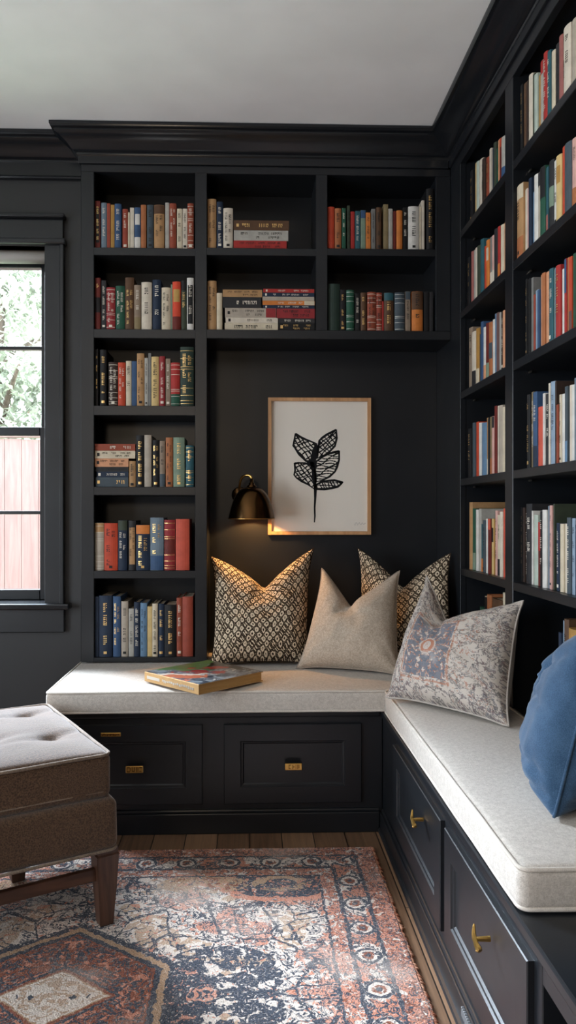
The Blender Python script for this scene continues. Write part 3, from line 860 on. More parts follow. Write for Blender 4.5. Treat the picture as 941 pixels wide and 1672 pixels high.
def leg(x, y, top=.030, bot=.018):
    bm = B()
    def ring(z, h): return [bm.verts.new((x + sx * h, y + sy * h, z)) for sx, sy in ((-1, -1), (1, -1), (1, 1), (-1, 1))]
    rs = [ring(0, bot * .92), ring(.003, bot), (ring(.10, top * .80)), ring(.178, top * .96), ring(.182, top * 1.0), ring(.186, top * .9), ring(.200, top * .9)]
    for A, Bq in zip(rs, rs[1:]):
        for k in range(4): bm.faces.new((A[k], A[(k + 1) % 4], Bq[(k + 1) % 4], Bq[k]))
    bm.faces.new(list(reversed(rs[0]))); bm.faces.new(rs[-1])
    bmesh.ops.bevel(bm, geom=[e for e in bm.edges if abs(e.verts[0].co.z - e.verts[1].co.z) > .01], offset=.002, segments=2, affect='EDGES')
    return obj('leg', bm, M_walnut, ot)
def loc(px, py, z=.0125):
    p = at_z(px, py, z); q = Vector((p.x, p.y)) - OC
    return -q.dot(OU), q.dot(OV)
fx, fy = loc(171, 1506)
bx_, by_ = loc(28, 1436)
leg(fx, fy); leg(bx_, by_)
leg(-W_ - bx_ * 0 + .03, fy); leg(-W_ + .03, D_ - .05)
bm = B(); box(bm, -W_ + .03, fx, fy - .009, fy + .009, .115, .147, .003); obj('stretcher', bm, M_walnutx, ot)

# ------------------------------------------------------------------ wall lamp
LX, LY = at_y(411, 840, 3.085).x, 3.085
zb_, zt_ = at_y(411, 847, LY).z, at_y(411, 795, LY).z
la = thing('wall_lamp', 'dark bronze dome wall lamp on a brass gooseneck, lit, beside the framed leaf print', 'lamp', (LX, YB3, zb_))
lr = (at_y(449, 847, LY).x - at_y(373, 847, LY).x) / 2; lh = zt_ - zb_; ly = LY - YB3
prof = [(lr, 0), (lr * .955, lh * .16), (lr * .88, lh * .38), (lr * .78, lh * .60), (lr * .63, lh * .80), (lr * .45, lh * .93), (lr * .25, lh * .99), (.012, lh)]
pin = [(r - .0022, z - .0022 if r < lr else z) for r, z in prof]
prof_s = [tuple(p)[:2] for p in smooth_path([(r, z, 0) for r, z in prof], 3)]
pin_s = [tuple(p)[:2] for p in smooth_path([(r, z, 0) for r, z in pin], 3)]
Mt = Matrix.Translation((0, ly, 0))
sh = obj('shade', lathe(B(), prof_s, 48, Mt), M_shade, la, True)
obj('lining', lathe(B(), list(reversed(pin_s)), 48, Mt), M_shadein, sh, True)
bm = B(); tube(bm, [Vector((lr * math.cos(a * math.pi / 24), ly + lr * math.sin(a * math.pi / 24), 0)) for a in range(48)], .0018, 6, closed=True); obj('rim', bm, M_brass, sh, True)
obj('cap', lathe(B(), [(.020, lh - .004), (.020, lh + .004), (.012, lh + .008), (.012, lh + .016), (.0065, lh + .018), (.0065, lh + .034), (0, lh + .034)], 24, Mt), M_shade, la, True)
ax = at_y(391, 800, LY).x - LX
bm = B()
tube(bm, smooth_path([(.002, ly, lh + .014), (.002, ly, lh + .030), (-.002, ly, lh + .040), (-.012, ly + .004, lh + .047), (ax * .55, ly + .012, lh + .046), (ax * .85, ly + .028, lh + .034), (ax, ly + .05, lh + .004), (ax, ly + .085, lh - .02), (ax, -.004, lh - .03)], 5), .0048, 12)
obj('arm', bm, M_brass, la, True)
obj('wall_plate', lathe(B(), [(0, 0), (.034, 0), (.034, .006), (.030, .010), (0, .010)], 32, Matrix.Translation((ax, -.001, lh - .03)) @ Matrix.Rotation(R(90), 4, 'X')), M_shade, la, True)
M_bulb = Mat('lamp_bulb'); M_bulb.b.inputs['Emission Color'].default_value = (1, .55, .2, 1); M_bulb.b.inputs['Emission Strength'].default_value = 8
bm = B(); bmesh.ops.create_uvsphere(bm, u_segments=20, v_segments=12, radius=.019); bmesh.ops.transform(bm, matrix=Matrix.Translation((0, ly, lh * .62)), verts=bm.verts)
obj('bulb', bm, M_bulb, la, True)

# ------------------------------------------------------------------ framed print
PXa, PXb = at_y(438, 760, YB3 - .02).x, at_y(606, 760, YB3 - .02).x
PZa, PZb = at_y(522, 873, YB3 - .02).z, at_y(522, 649.5, YB3 - .02).z
pr = thing('framed_print', 'slim oak framed print of a black leaf sprig on the niche wall', 'picture', ((PXa + PXb) / 2, YB3, PZa))
hw, hh = (PXb - PXa) / 2, PZb - PZa; fw = .014
bm = B()
def fr_piece(a, c, d, e):   # mitred member, outer a-c, inner d-e at front / back
    f = [bm.verts.new((p[0], -.024, p[1])) for p in (a, c, e, d)]; k = [bm.verts.new((p[0], -.001, p[1])) for p in (a, c, e, d)]
    bm.faces.new(f); bm.faces.new(k[::-1])
    for i in range(4): bm.faces.new((f[i], k[i], k[(i + 1) % 4], f[(i + 1) % 4]))
o4 = [(-hw, 0), (hw, 0), (hw, hh), (-hw, hh)]; i4 = [(-hw + fw, fw), (hw - fw, fw), (hw - fw, hh - fw), (-hw + fw, hh - fw)]
for k in range(4): fr_piece(o4[k], o4[(k + 1) % 4], i4[k], i4[(k + 1) % 4])
bmesh.ops.recalc_face_normals(bm, faces=bm.faces)
obj('frame', bm, M_oak, pr)
M_paper = Mat('print_paper', .9, .2); M_paper.color((.80, .74, .655))
obj('paper', box(B(), -hw + fw, hw - fw, -.010, -.004, fw, hh - fw), M_paper, pr)
M_ink = Mat('black_ink', .8, .2).color((.006, .006, .007))
sx = (hw - fw) * 2 / 360.0; sz = (hh - 2 * fw) / 484.0
def pp(x, y): return ((x - 272) * sx - hw + fw, (692 - y) * sz + fw)
leaves = [
 [(362, 328), (380, 340), (400, 350), (422, 358), (440, 365), (446, 385), (444, 410), (430, 435), (402, 430), (375, 405), (360, 380), (354, 374)],
 [(515, 313), (500, 321), (480, 331), (462, 343), (452, 354), (449, 380), (444, 420), (470, 409), (490, 395), (510, 374), (517, 345)],
 [(359, 440), (376, 437), (398, 438), (420, 446), (436, 475), (438, 505), (433, 535), (410, 518), (385, 505), (366, 493), (357, 482), (361, 465)],
 [(526, 393), (508, 397), (486, 403), (462, 416), (440, 432), (436, 460), (440, 508), (466, 501), (490, 488), (510, 470), (518, 452), (526, 425)],
 [(540, 511), (526, 506), (508, 502), (484, 504), (460, 508), (438, 520), (440, 534), (470, 535), (500, 531), (522, 525), (532, 517)]]
def inside(p, poly):
    x, y = p; c = False; j = len(poly) - 1
    for i in range(len(poly)):
        if (poly[i][1] > y) != (poly[j][1] > y) and x < (poly[j][0] - poly[i][0]) * (y - poly[i][1]) / (poly[j][1] - poly[i][1]) + poly[i][0]: c = not c
        j = i
    return c
ib = B()
def stroke(pts, w, y=-.0104):
    P = [Vector((*pp(*q), 0)) for q in pts]
    ws = w if isinstance(w, list) else [w] * len(P)
    L_, R_ = [], []
    for i, p in enumerate(P):
        t = (P[min(i + 1, len(P) - 1)] - P[max(i - 1, 0)]); t = t.normalized() if t.length else Vector((1, 0, 0))
        nn = Vector((-t.y, t.x, 0)) * ws[i] * sx * .5
        L_.append(ib.verts.new((p.x + nn.x, y, p.y + nn.y))); R_.append(ib.verts.new((p.x - nn.x, y, p.y - nn.y)))
    for i in range(len(P) - 1): ib.faces.new((L_[i], R_[i], R_[i + 1], L_[i + 1]))
lg = random.Random(12)
for li, poly in enumerate(leaves):
    stroke(poly + [poly[0], poly[1]], [lg.uniform(5.5, 9.5) for _ in range(len(poly) + 2)])
    cx = sum(p[0] for p in poly) / len(poly); cy = sum(p[1] for p in poly) / len(poly)
    def hatch(ang, sp, w, wav):
        ca, sa = math.cos(ang), math.sin(ang); k = -90
        while k < 90:
            run = []; ph = lg.uniform(0, 6)
            for s in range(-100, 101, 4):
                off = k + wav * math.sin(s * .09 + ph)
                p = (cx + ca * s - sa * off, cy + sa * s + ca * off)
                if inside(p, poly): run.append(p)
                else:
                    if len(run) > 1: stroke(run, [w * lg.uniform(.6, 1.5) for _ in run], -.0103)
                    run = []
            k += sp * lg.uniform(.75, 1.3)
    if li in (0, 2): hatch(.9, 13, 5.0, 1.5); hatch(-.45, 15, 4.2, 2.5)
    elif li == 1: hatch(-.75, 10, 4.5, 2); hatch(.75, 15, 4.0, 2)
    elif li == 3: hatch(.05, 9, 3.8, 2.5); hatch(-.6, 24, 4.4, 2)
    else: hatch(1.2, 10, 4.0, 1.5); hatch(.05, 11, 3.5, 1)
def fill(pts): ib.faces.new([ib.verts.new((pp(*q)[0], -.0105, pp(*q)[1])) for q in pts])
fill([(437, 362), (444, 378), (443, 405), (438, 440), (430, 465), (420, 452), (416, 430), (424, 395)])
fill([(400, 430), (432, 434), (434, 458), (412, 446)])
stroke([(430, 400), (428, 450), (432, 500), (437, 535), (436, 570), (434, 605), (435, 636), (433, 659)], [13, 14, 13, 12, 8.5, 6.5, 6, 4])
stroke([(440, 400), (447, 380), (450, 356)], [8, 6, 5])
# tiny pencil-like signature scribble, lower right
M_sig = Mat('pencil_grey', .9, .1).color((.42, .39, .36))
obj('ink_drawing', ib, M_ink, pr)
ib = B(); stroke([(582 + i * 3.4, 664 + 8 * math.sin(i * 1.9) * (1 - i * .05)) for i in range(14)], 1.6, -.0103); obj('signature', ib, M_sig, pr)
obj('glass', box(B(), -hw + fw - .002, hw - fw + .002, -.0165, -.0145, fw - .002, hh - fw + .002), M_glass, pr)

# ------------------------------------------------------------------ throw pillows
def pillow(label, tl, tr_, bl, br, T, dip, mat, back_mat=None, pipe=None, n=44, pw=1.55, full=2.4, folds=(), seed=0, lean=None, off=0.0, pinch=.095, sag=.0):
    tl, tr_, bl, br = map(Vector, (tl, tr_, bl, br))
    base = (bl + br) / 2; base.z = min(bl.z, br.z)
    U = ((tr_ - tl) + (br - bl)).normalized(); V = ((tl - bl) + (tr_ - br)).normalized(); N = U.cross(V).normalized()   # N towards the viewer
    def P(u, v):      # u, v in -1..1
        a, c = (u + 1) / 2, (v + 1) / 2
        # edges bow inwards between the corners
        au = u * (1 - pinch * (1 - abs(v) ** 3.5) * (abs(u) ** 3)); av = v * (1 - pinch * .8 * (1 - abs(u) ** 3.5) * (abs(v) ** 3))
        a, c = (au + 1) / 2, (av + 1) / 2
        p = bl.lerp(br, a).lerp(tl.lerp(tr_, a), c)
        e_ = u - off; f = 1 - (math.sqrt(e_ * e_ + .0016) - .02) / (1 - off if e_ > 0 else 1 + off); f = max(0, f) ** pw
        p = p + (-V) * dip * f * c ** 2.2
        return p
    def thick(u, v):
        e = max(0.0, (1 - abs(u) ** full) * (1 - abs(v) ** full)) ** .55
        c = max(0, (v + 1) / 2) ** 3
        k = 1 + .18 * (-v)
        w = noise.noise(Vector((u * 2.2 + seed, v * 2.2, seed))) * .13 + noise.noise(Vector((u * 5 + seed, v * 5, seed * 2))) * .06
        crease = math.exp(-((u - off) / .13) ** 2) * c * .55
        for sg in (-1, 1):                        # folds running down from the chop
            q = (u - off) - sg * .22 * (1.05 - v)
            crease += .20 * math.exp(-(q / .055) ** 2) * math.exp(-((v - .45) / .32) ** 2)
        # drag folds into the lower corners
            q2 = (abs(u) - .80) + .55 * (v + .62)
            crease += .07 * math.exp(-(q2 / .06) ** 2) * math.exp(-((v + .75) / .2) ** 2)
        for v0, dep, sl, wd in folds: crease += dep * math.exp(-((v - v0 - sl * u) / wd) ** 2)
        return T * e * max(.05, k + w - crease)
    def grid(side):
        bm = B(); uvl = bm.loops.layers.uv.new('UVMap'); vv = []
        for j in range(n + 1):
            row = []
            for i in range(n + 1):
                u, v = i / n * 2 - 1, j / n * 2 - 1
                u = math.sin(u * math.pi / 2) * .6 + u * .4; v = math.sin(v * math.pi / 2) * .6 + v * .4
                p = P(u, v) + N * side * thick(u, v) - base
                if p.z < .0015: p.z = .0015 + (p.z - .0015) * .05
                row.append((bm.verts.new(p), (u, v)))
            vv.append(row)
        for j in range(n):
            for i in range(n):
                q = [vv[j][i], vv[j][i + 1], vv[j + 1][i + 1], vv[j + 1][i]]
                if side < 0: q = q[::-1]
                f = bm.faces.new([x[0] for x in q])
                for l, x in zip(f.loops, q): l[uvl].uv = ((x[1][0] + 1) / 2, (x[1][1] + 1) / 2)
        return bm
    root = thing('throw_pillow', label, 'pillow', tuple(base))
    obj('front_cover', grid(1), mat, root, True)
    bo = obj('back_cover', grid(-1), back_mat or mat, root, True)
    if back_mat: bo['label'] = 'plain beige back'
    m = 40; rim = []
    for k in range(m): rim.append((-1 + 2 * k / m, -1))
    for k in range(m): rim.append((1, -1 + 2 * k / m))
    for k in range(m): rim.append((1 - 2 * k / m, 1))
    for k in range(m): rim.append((-1, 1 - 2 * k / m))
    pts = [P(u, v) - base for u, v in rim]
    for p in pts: p.z = max(p.z, .004)
    bm = B(); tube(bm, pts, .0035 if pipe else .002, 6, closed=True)
    obj('piping', bm, pipe or mat, root, True)
    return root
Z = ZS + .004
pillow('square brown and cream ikat pillow under the wall lamp', at_y(344, 908, 3.10), at_y(513, 895, 3.11), at_z(343, 1088, Z), at_z(507, 1086, Z), .100, .155, M_ikat, seed=1, off=.05)
pillow('brown and cream ikat pillow behind the plain beige one, in the corner', at_y(584, 895, 3.135), at_y(737, 903, 2.93), at_z(588, 1072, Z), at_z(744, 1100, Z), .064, .150, M_ikat, seed=4)
M_bpipe = weave('beige_piping', (.24, .19, .15), (.38, .31, .25), 500, .3, .1)
pillow('plain beige linen pillow between the patterned ones on the back cushion', at_y(526, 928, 2.985), at_y(653, 932, 2.90), at_z(484, 1092, Z), at_z(656, 1104, Z), .090, .155, M_beige, pipe=M_bpipe, seed=7, off=-.12, pw=1.3)
M_ppipe = weave('grey_beige_piping', (.36, .32, .28), (.52, .47, .42), 500, .3, .1)
M_pback = weave('greige_back', (.36, .32, .27), (.52, .47, .41), 500, .4, .1)
Z2 = ZS + .0125
bl4 = at_z(630, 1140, Z2); br4 = at_z(832, 1188, Z2)
pillow('faded persian-print pillow in grey, blue and rust on the side cushion', at_d(697, 940, 2.58), at_d(855, 981, 2.20), bl4, br4, .098, .145, M_persian, M_pback, M_ppipe, seed=11, off=-.28, pw=1.25)
pillow('deep blue canvas pillow leaning against the side bookcase', (.765, 1.72, .795), (.672, 1.43, .86), (.705, 1.76, Z2), at_z(905, 1337, Z2), .084, .05, M_blue, pipe=M_blue, seed=15, pinch=.03, full=3.6, folds=((-.60, .20, -.06, .035), (-.86, .18, .03, .03), (.15, .10, -.25, .05), (.45, .10, .2, .06)))

# ------------------------------------------------------------------ picture book on the cushion
def mat_cover():
    m = Mat('illustrated_cover', .28, .5); c = m.coord(scale=(1, 1, 1)); x, y, z = m.xyz(c)
    wv = m.noise(c, 12, 3, .6); 
    a = m.noise(c, 30, 4, .6, 1.0); d_ = m.noise(m.coord(loc=(3, 1, 0)), 14, 4, .6, 1.5); e = m.noise(m.coord(loc=(7, 4, 0)), 45, 3, .6)
    col = m.mix(a.step(.35, .68), (.02, .032, .05), (.22, .27, .31))
    col = m.mix(e.gt(.62), col, (.50, .50, .47))
    t_ = x + y + (wv - .5) * .16; q_ = x - y + (d_ - .5) * .10          # the picture runs diagonally
    col = m.mix(t_.within(.15, .20) * q_.lt(.03) * a.gt(.40), col, (.42, .13, .07))
    col = m.mix(t_.within(.20, .235) * q_.lt(.06) * e.gt(.42), col, (.58, .52, .45))
    col = m.mix(t_.within(.235, .30) * q_.within(-.16, .10) * d_.gt(.44), col, (.26, .03, .03))
    col = m.mix(t_.gt(.31) * q_.lt(.03) * e.gt(.38), col, (.07, .16, .06))
    col = m.mix(t_.gt(.33) * q_.gt(.02) * e.gt(.40), col, (.014, .015, .017))
    col = m.mix((t_ - .36).abs().lt(.022) * q_.within(-.08, .12) * d_.gt(.45), col, (.24, .035, .03))
    col = m.mix(t_.within(.10, .15) * q_.within(-.12, -.02) * e.gt(.5), col, (.55, .16, .09))
    m.color(col); return m
ZBK = ZS + .009
fc = at_z(325, 1135, ZBK); lc = at_z(248, 1110, ZBK); rc_ = at_z(430, 1112, ZBK)
dirx = Vector((rc_.x - fc.x, rc_.y - fc.y)).normalized()
L1 = (Vector((rc_.x, rc_.y)) - Vector((fc.x, fc.y))).length; L2 = (Vector((lc.x, lc.y)) - Vector((fc.x, fc.y))).length
bk = thing('picture_book', 'large hardback with a colourful illustrated cover lying on the back cushion', 'book', (fc.x, fc.y, ZBK), (0, 0, math.atan2(dirx.y, dirx.x)))
M_tan = Mat('tan_cloth', .75, .3); M_tan.color(M_tan.mix(M_tan.noise(M_tan.coord(), 40, 3), (.42, .24, .09), (.58, .36, .16)))
M_pagetan = Mat('gilt_page_edges', .8, .2); M_pagetan.color(M_pagetan.mix(M_pagetan.noise(M_pagetan.coord(scale=(1, 1, 90)), 6, 2), (.36, .19, .06), (.62, .38, .15)))
TH_B = .033
bm = B(); box(bm, 0, L1, 0, L2, 0, .003, .0008, 1); box(bm, -.001, .003, 0, L2, .001, TH_B - .001, .0008, 1); box(bm, 0, L1, 0, L2, TH_B - .003, TH_B, .0008, 1); obj('cover', bm, M_tan, bk)
obj('page_block', box(B(), .003, L1 - .005, .004, L2 - .004, .003, TH_B - .003), M_pagetan, bk)
obj('cover_picture', box(B(), .002, L1 - .001, .001, L2 - .001, TH_B - .0002, TH_B + .0006), mat_cover(), bk)
M_foil = Mat('silver_foil', .4, .5, .6).color((.6, .55, .48))
bm = B(); g = random.Random(8)
box(bm, -.0018, -.0006, L2 - .085, L2 - .015, .011, .021)
y = L2 - .10
while y > .03:
    w = g.uniform(.004, .010); box(bm, -.0018, -.0006, y - w, y, .011 + g.choice((0, .003)), .021 - g.choice((0, .002))); y -= w + .003
obj('spine_title', bm, M_foil, bk)
# ------------------------------------------------------------------ books
HEX = dict(maroon='6e2219', steel='71828f', brick='a0442f', ochre='b5853a', blue='36557b', brown='5d4029', cream='d8c9ad', ivory='dccfbb', tan='b98d5c',
 slate='46525a', rust='99452b', charcoal='2b2a2c', crimson='98272b', green='1f5540', taupe='94806c', navy='1b2c43', scarlet='dc4420', olive='3b4434',
 white='dedad2', black='161517', copper='b06a3c', sage='7d927c', teal='2b5c66', vermilion='c8431f', red='b02a24', lightgrey='b3afa5', greige='b5a897',
 yellow='d8b978', coral='cf533a', skyblue='6689a8', orange='d87c2a', grey='7d7c78', rose='a3615a', pinkish='d9a89c', peach='dc9b70', mauve='6f4f4a', lightblue='8fa4b8', khaki='8c7a55', gold='c39a4e', silver='b9bab4', bottle='25382f', darkbrown='3a2a22', pale='b5c2b4')
BM = {}
def bmat(k):
    if k not in BM:
        m = Mat('book_cloth_' + k, .62, .35); c = m.coord(); col = lin(HEX[k]); lu = .3 * col[0] + .6 * col[1] + .1 * col[2]; col = tuple((v * .94 + lu * .06) * .84 for v in col)
        n = m.noise(c, 22, 4, .6)
        m.color(m.mix(n.step(.25, .75), tuple(v * .80 for v in col), tuple(min(1, v * 1.12) for v in col)))
        m.bump(m.noise(c, 900, 1), .25, .0004); BM[k] = m
    return BM[k]
M_page = Mat('book_pages', .9, .2); M_page.color(M_page.mix(M_page.noise(M_page.coord(scale=(160, 1, 1)), 8, 2), (.42, .34, .24), (.66, .58, .46)))
M_gold = Mat('gold_foil', .35, .5, .85).color((.75, .50, .20))
M_silver = Mat('silver_foil_title', .4, .5, .7).color((.62, .62, .58))
M_inkd = Mat('dark_print', .7, .3).color((.02, .019, .018))
M_inkw = Mat('pale_print', .7, .3).color((.68, .62, .52))
INK = dict(g=M_gold, k=M_inkd, w=M_inkw, s=M_silver)
WORD = dict(g='gold-lettered', k='black-lettered', w='white-lettered', s='silver-lettered')
def make_book(w, h, d, colr, deco, seed, lie=False):
    g = random.Random(seed)
    toks = deco.split() if deco else []
    root = bpy.data.objects.new('book', None); C.objects.link(root); root.empty_display_size = .03
    t = min(.0028, w * .22); bul = min(.006, w * (.16 if w > .02 else .06)) * (0 if 'f' in toks else 1)
    def sp(x, off=0.0):       # spine surface
        q = x / (w / 2); return -bul * (1 - q * q) - off
    NS = 6
    prof = [(-w / 2, d)] + [(-w / 2 + w * i / NS, sp(-w / 2 + w * i / NS)) for i in range(NS + 1)] + [(w / 2, d), (w / 2 - t, d), (w / 2 - t, t), (-w / 2 + t, t), (-w / 2 + t, d)]
    b = B(); lo = [b.verts.new((x, y, 0)) for x, y in prof]; hi = [b.verts.new((x, y, h)) for x, y in prof]
    n = len(prof)
    for i in range(n): b.faces.new((lo[i], lo[(i + 1) % n], hi[(i + 1) % n], hi[i]))
    b.faces.new(lo[::-1]); b.faces.new(hi)
    obj('cover', b, bmat(colr), root)
    obj('page_block', box(B(), -w / 2 + t, w / 2 - t, t, d - .003, .0025, h - .0035), M_page, root)
    def patch(b, x0, x1, z0, z1, off):
        k = 1 if x1 - x0 < w * .3 else NS
        for i in range(k):
            a, c = x0 + (x1 - x0) * i / k, x0 + (x1 - x0) * (i + 1) / k
            o = off + (abs(sp((a + c) / 2) - (sp(a) + sp(c)) / 2) if k == 1 else 0)
            b.faces.new([b.verts.new((a, sp(a, o), z0)), b.verts.new((c, sp(c, o), z0)), b.verts.new((c, sp(c, o), z1)), b.verts.new((a, sp(a, o), z1))])
    e = w / 2 - .0004
    zone = [h * .10, h * .90]
    for tk in toks:
        if ':' in tk:
            kind, cc = tk.split(':'); b = B()
            if kind == 't': patch(b, -e, e, h * .80, h * .995, .0005); zone[1] = h * .78
            elif kind == 'T': patch(b, -e, e, h * .55, h * .995, .0005); zone[1] = h * .95
            elif kind == 'B': patch(b, -e, e, h * .005, h * .28, .0005); zone[0] = h * .30
            elif kind == 'p': patch(b, -e * .78, e * .78, h * .12, h * .86, .0005)
            elif kind == 'l': patch(b, -e * .8, e * .8, h * .58, h * .84, .0005)
            elif kind == 'm': patch(b, -e, e, h * .33, h * .62, .0005); zone[0] = h * .62
            o = obj('spine_label', b, bmat(cc), root); o['label'] = cc + ' spine panel'
    bands = [tk for tk in toks if tk in ('b', 'S', 'R')]
    if bands:
        b = B(); zs = [.04, .09, .18, .30, .62, .66, .80, .93] if g.random() < .5 else [.05, .22, .34, .38, .72, .84, .94]
        for q in zs: patch(b, -e, e, h * q, h * q + .0016, .0007)
        o = obj('spine_bands', b, {'b': M_gold, 'S': M_silver, 'R': M_inkw}[bands[0]], root); o['label'] = {'b': 'gold', 'S': 'silver', 'R': 'pale'}[bands[0]] + ' spine bands'
    for tk in toks:
        if tk in INK:
            b = B(); z = zone[1] - h * .02; cols = 2 if w > .026 and g.random() < .6 else 1
            for ci in range(cols):
                cx = 0 if cols == 1 else (-.2 + .4 * ci) * w
                gw = min(w * (.42 if cols == 1 else .24), .014)
                z = zone[1] - h * (.02 + .06 * ci * g.random()); stop = zone[0] + (h * .25 * g.random() if cols == 1 else h * .3 * ci)
                gh = max(.0016, gw * .32)
                while z > stop + gh * 3:
                    run = g.randint(4, 9)
                    for _ in range(run):
                        if z < stop + gh: break
                        # glyph-like marks, each one or two short bars
                        a = g.random()
                        patch(b, cx - gw / 2, cx + gw / 2 * (1 if a < .6 else .2), z - gh * .55, z, .0008)
                        if a > .4: patch(b, cx - gw * .5, cx - gw * .2, z - gh * 1.05, z - gh * .4, .0008)
                        if a > .75: patch(b, cx + gw * .2, cx + gw * .5, z - gh * 1.05, z - gh * .4, .0008)
                        z -= gh * g.choice((1.25, 1.6, 1.9))
                    z -= gh * g.choice((2.5, 4, 7))
                    if g.random() < .3: z -= h * .10
            if g.random() < .5:      # a small emblem at the foot
                q = min(w * .28, .006); patch(b, -q, q, h * .05, h * .05 + q * 1.6, .0008)
            obj('spine_lettering', b, INK[tk], root)
    return root
def one_word(c): return {'darkbrown': 'dark brown', 'lightgrey': 'light grey', 'lightblue': 'light blue', 'skyblue': 'sky blue', 'pinkish': 'pale pink', 'pale': 'pale green', 'bottle': 'dark green'}.get(c, c)
USED = {}
ORD = ['first', 'second', 'third', 'fourth', 'fifth', 'sixth', 'seventh', 'eighth', 'ninth', 'tenth', 'eleventh', 'twelfth', 'thirteenth', 'fourteenth', 'fifteenth', 'sixteenth', 'seventeenth', 'eighteenth', 'nineteenth', 'twentieth']
def describe(w, h, colr, deco):
    toks = deco.split() if deco else []
    size = 'tall' if h > .205 else 'short' if h < .150 else ''
    size = size or ('thick' if w > .034 else 'slim' if w < .017 else '')
    dec = next((WORD[t] for t in toks if t in WORD), '')
    if 'b' in toks: dec = 'gold-banded'
    if 'S' in toks: dec = 'silver-banded'
    return ' '.join(x for x in (size, one_word(colr), dec) if x)
def shelf_books(shelf_name, group, items, place):
    n = len(items)
    infos = []
    for i, it in enumerate(items):
        root, w, h = place(i, it)
        infos.append((root, w, h, it))
    for i, (root, w, h, it) in enumerate(infos):
        me = describe(w, h, it[3], it[4])
        nb = [one_word(infos[j][3][3]) for j in (i - 1, i + 1) if 0 <= j < n]
        if len(nb) == 2:
            rel = f'between two {nb[0]} ones' if nb[0] == nb[1] else f'between {nb[0]} and {nb[1]} ones'
        else: rel = f'at row end beside {nb[0]} one'
        lab = f'{me} book {rel}, {shelf_name}'
        if lab in USED or len(lab.split()) > 16: lab = f'{me} book, {ORD[i]} along {shelf_name}'
        assert lab not in USED, lab
        USED[lab] = 1
        root['label'] = lab; root['category'] = 'book'; root['group'] = group
SEED = [100]
def back_row(sname, group, ox, oy, sc, zfloor, items, Y=YB2 + .014):
    mid = at_y(ox + items[0][0] / sc, 800, YB2).x
    lim = next((a, c) for a, c in ((xa0, xa1), (xb0, xb1), (xc0, xc1)) if mid < c)
    def place(i, it):
        x0, x1, yt, colr, deco = it
        pa, pb = at_y(ox + x0 / sc, 800, Y).x, at_y(ox + x1 / sc, 800, Y).x
        pa = max(pa, lim[0] + .0015); pb = min(pb, lim[1] - .001)
        h = at_y(ox + (x0 + x1) / 2 / sc, oy + yt / sc, Y).z - zfloor
        w = max(.006, pb - pa - .0008); SEED[0] += 1; g = random.Random(SEED[0])
        d = min(.185, max(.11, h * .72 + g.uniform(-.01, .015)))
        r = make_book(w, h, d, colr, deco, SEED[0])
        r.location = ((pa + pb) / 2, Y + g.uniform(0, .006), zfloor + .0006)
        return r, w, h
    shelf_books(sname, group, items, place)
def back_stack(sname, group, ox, oy, sc, items, zfloor, Y=YB2 + .014):
    # items from the bottom up: (x0, x1, ytop, colour, deco)
    z = [zfloor + .0006]
    def place(i, it):
        x0, x1, yt, colr, deco = it
        pa, pb = at_y(ox + x0 / sc, 800, Y).x, at_y(ox + x1 / sc, 800, Y).x
        pa = max(pa, (xa0 if pa < xa1 else xb0) + .0015); pb = min(pb, (xa1 if pa < xa1 else xb1) - .001)
        zt = at_y(ox + (x0 + x1) / 2 / sc, oy + yt / sc, Y).z
        w = max(.007, zt - z[0] - .0006); h = pb - pa; SEED[0] += 1
        r = make_book(w, h, .135 + .02 * random.Random(SEED[0]).random(), colr, deco, SEED[0])
        r.rotation_euler = (0, R(90), 0); r.location = (pa, Y, z[0] + w / 2); z[0] += w + .0005
        return r, w, h
    shelf_books(sname, group, items, place)
def side_row(sname, group, ox, oy, sc, zfloor, items, X=XR + .012):
    items = sorted(items, key=lambda t: t[0])
    prev = [None]
    def place(i, it):
        x0, x1, yt, colr, deco = it
        ya, yb = at_x(ox + x0 / sc, 800, X).y, at_x(ox + x1 / sc, 800, X).y
        if prev[0] is not None: ya = min(ya, prev[0])
        if i + 1 < len(items):
            nx = at_x(ox + items[i + 1][0] / sc, 800, X).y
            yb = max(yb, nx)
        if ox + (x0 + x1) / 2 / sc < 832: ya = min(ya, YS[0] - .001); yb = max(yb, YS[1] + .0015)
        else: ya = min(ya, NB0 - .0015); yb = max(yb, NB1 + .0015)
        h = at_x(ox + (x0 * .7 + x1 * .3) / sc, oy + yt / sc, X).z - zfloor
        h = min(h, min([q - .026 for q in ZD if q > zfloor + .05] + [ZTOP]) - zfloor - .006)
        w = max(.006, ya - yb - .0008); prev[0] = min(yb, ya - w - .0008); SEED[0] += 1; g = random.Random(SEED[0])
        d = min(.20, max(.11, h * .70 + g.uniform(-.01, .015)))
        r = make_book(w, h, d, colr, deco, SEED[0])
        r.rotation_euler = (0, 0, R(-90)); r.location = (X + g.uniform(0, .006), ya - w / 2 - .0004, zfloor + .0006)
        return r, w, h
    shelf_books(sname, group, items, place)

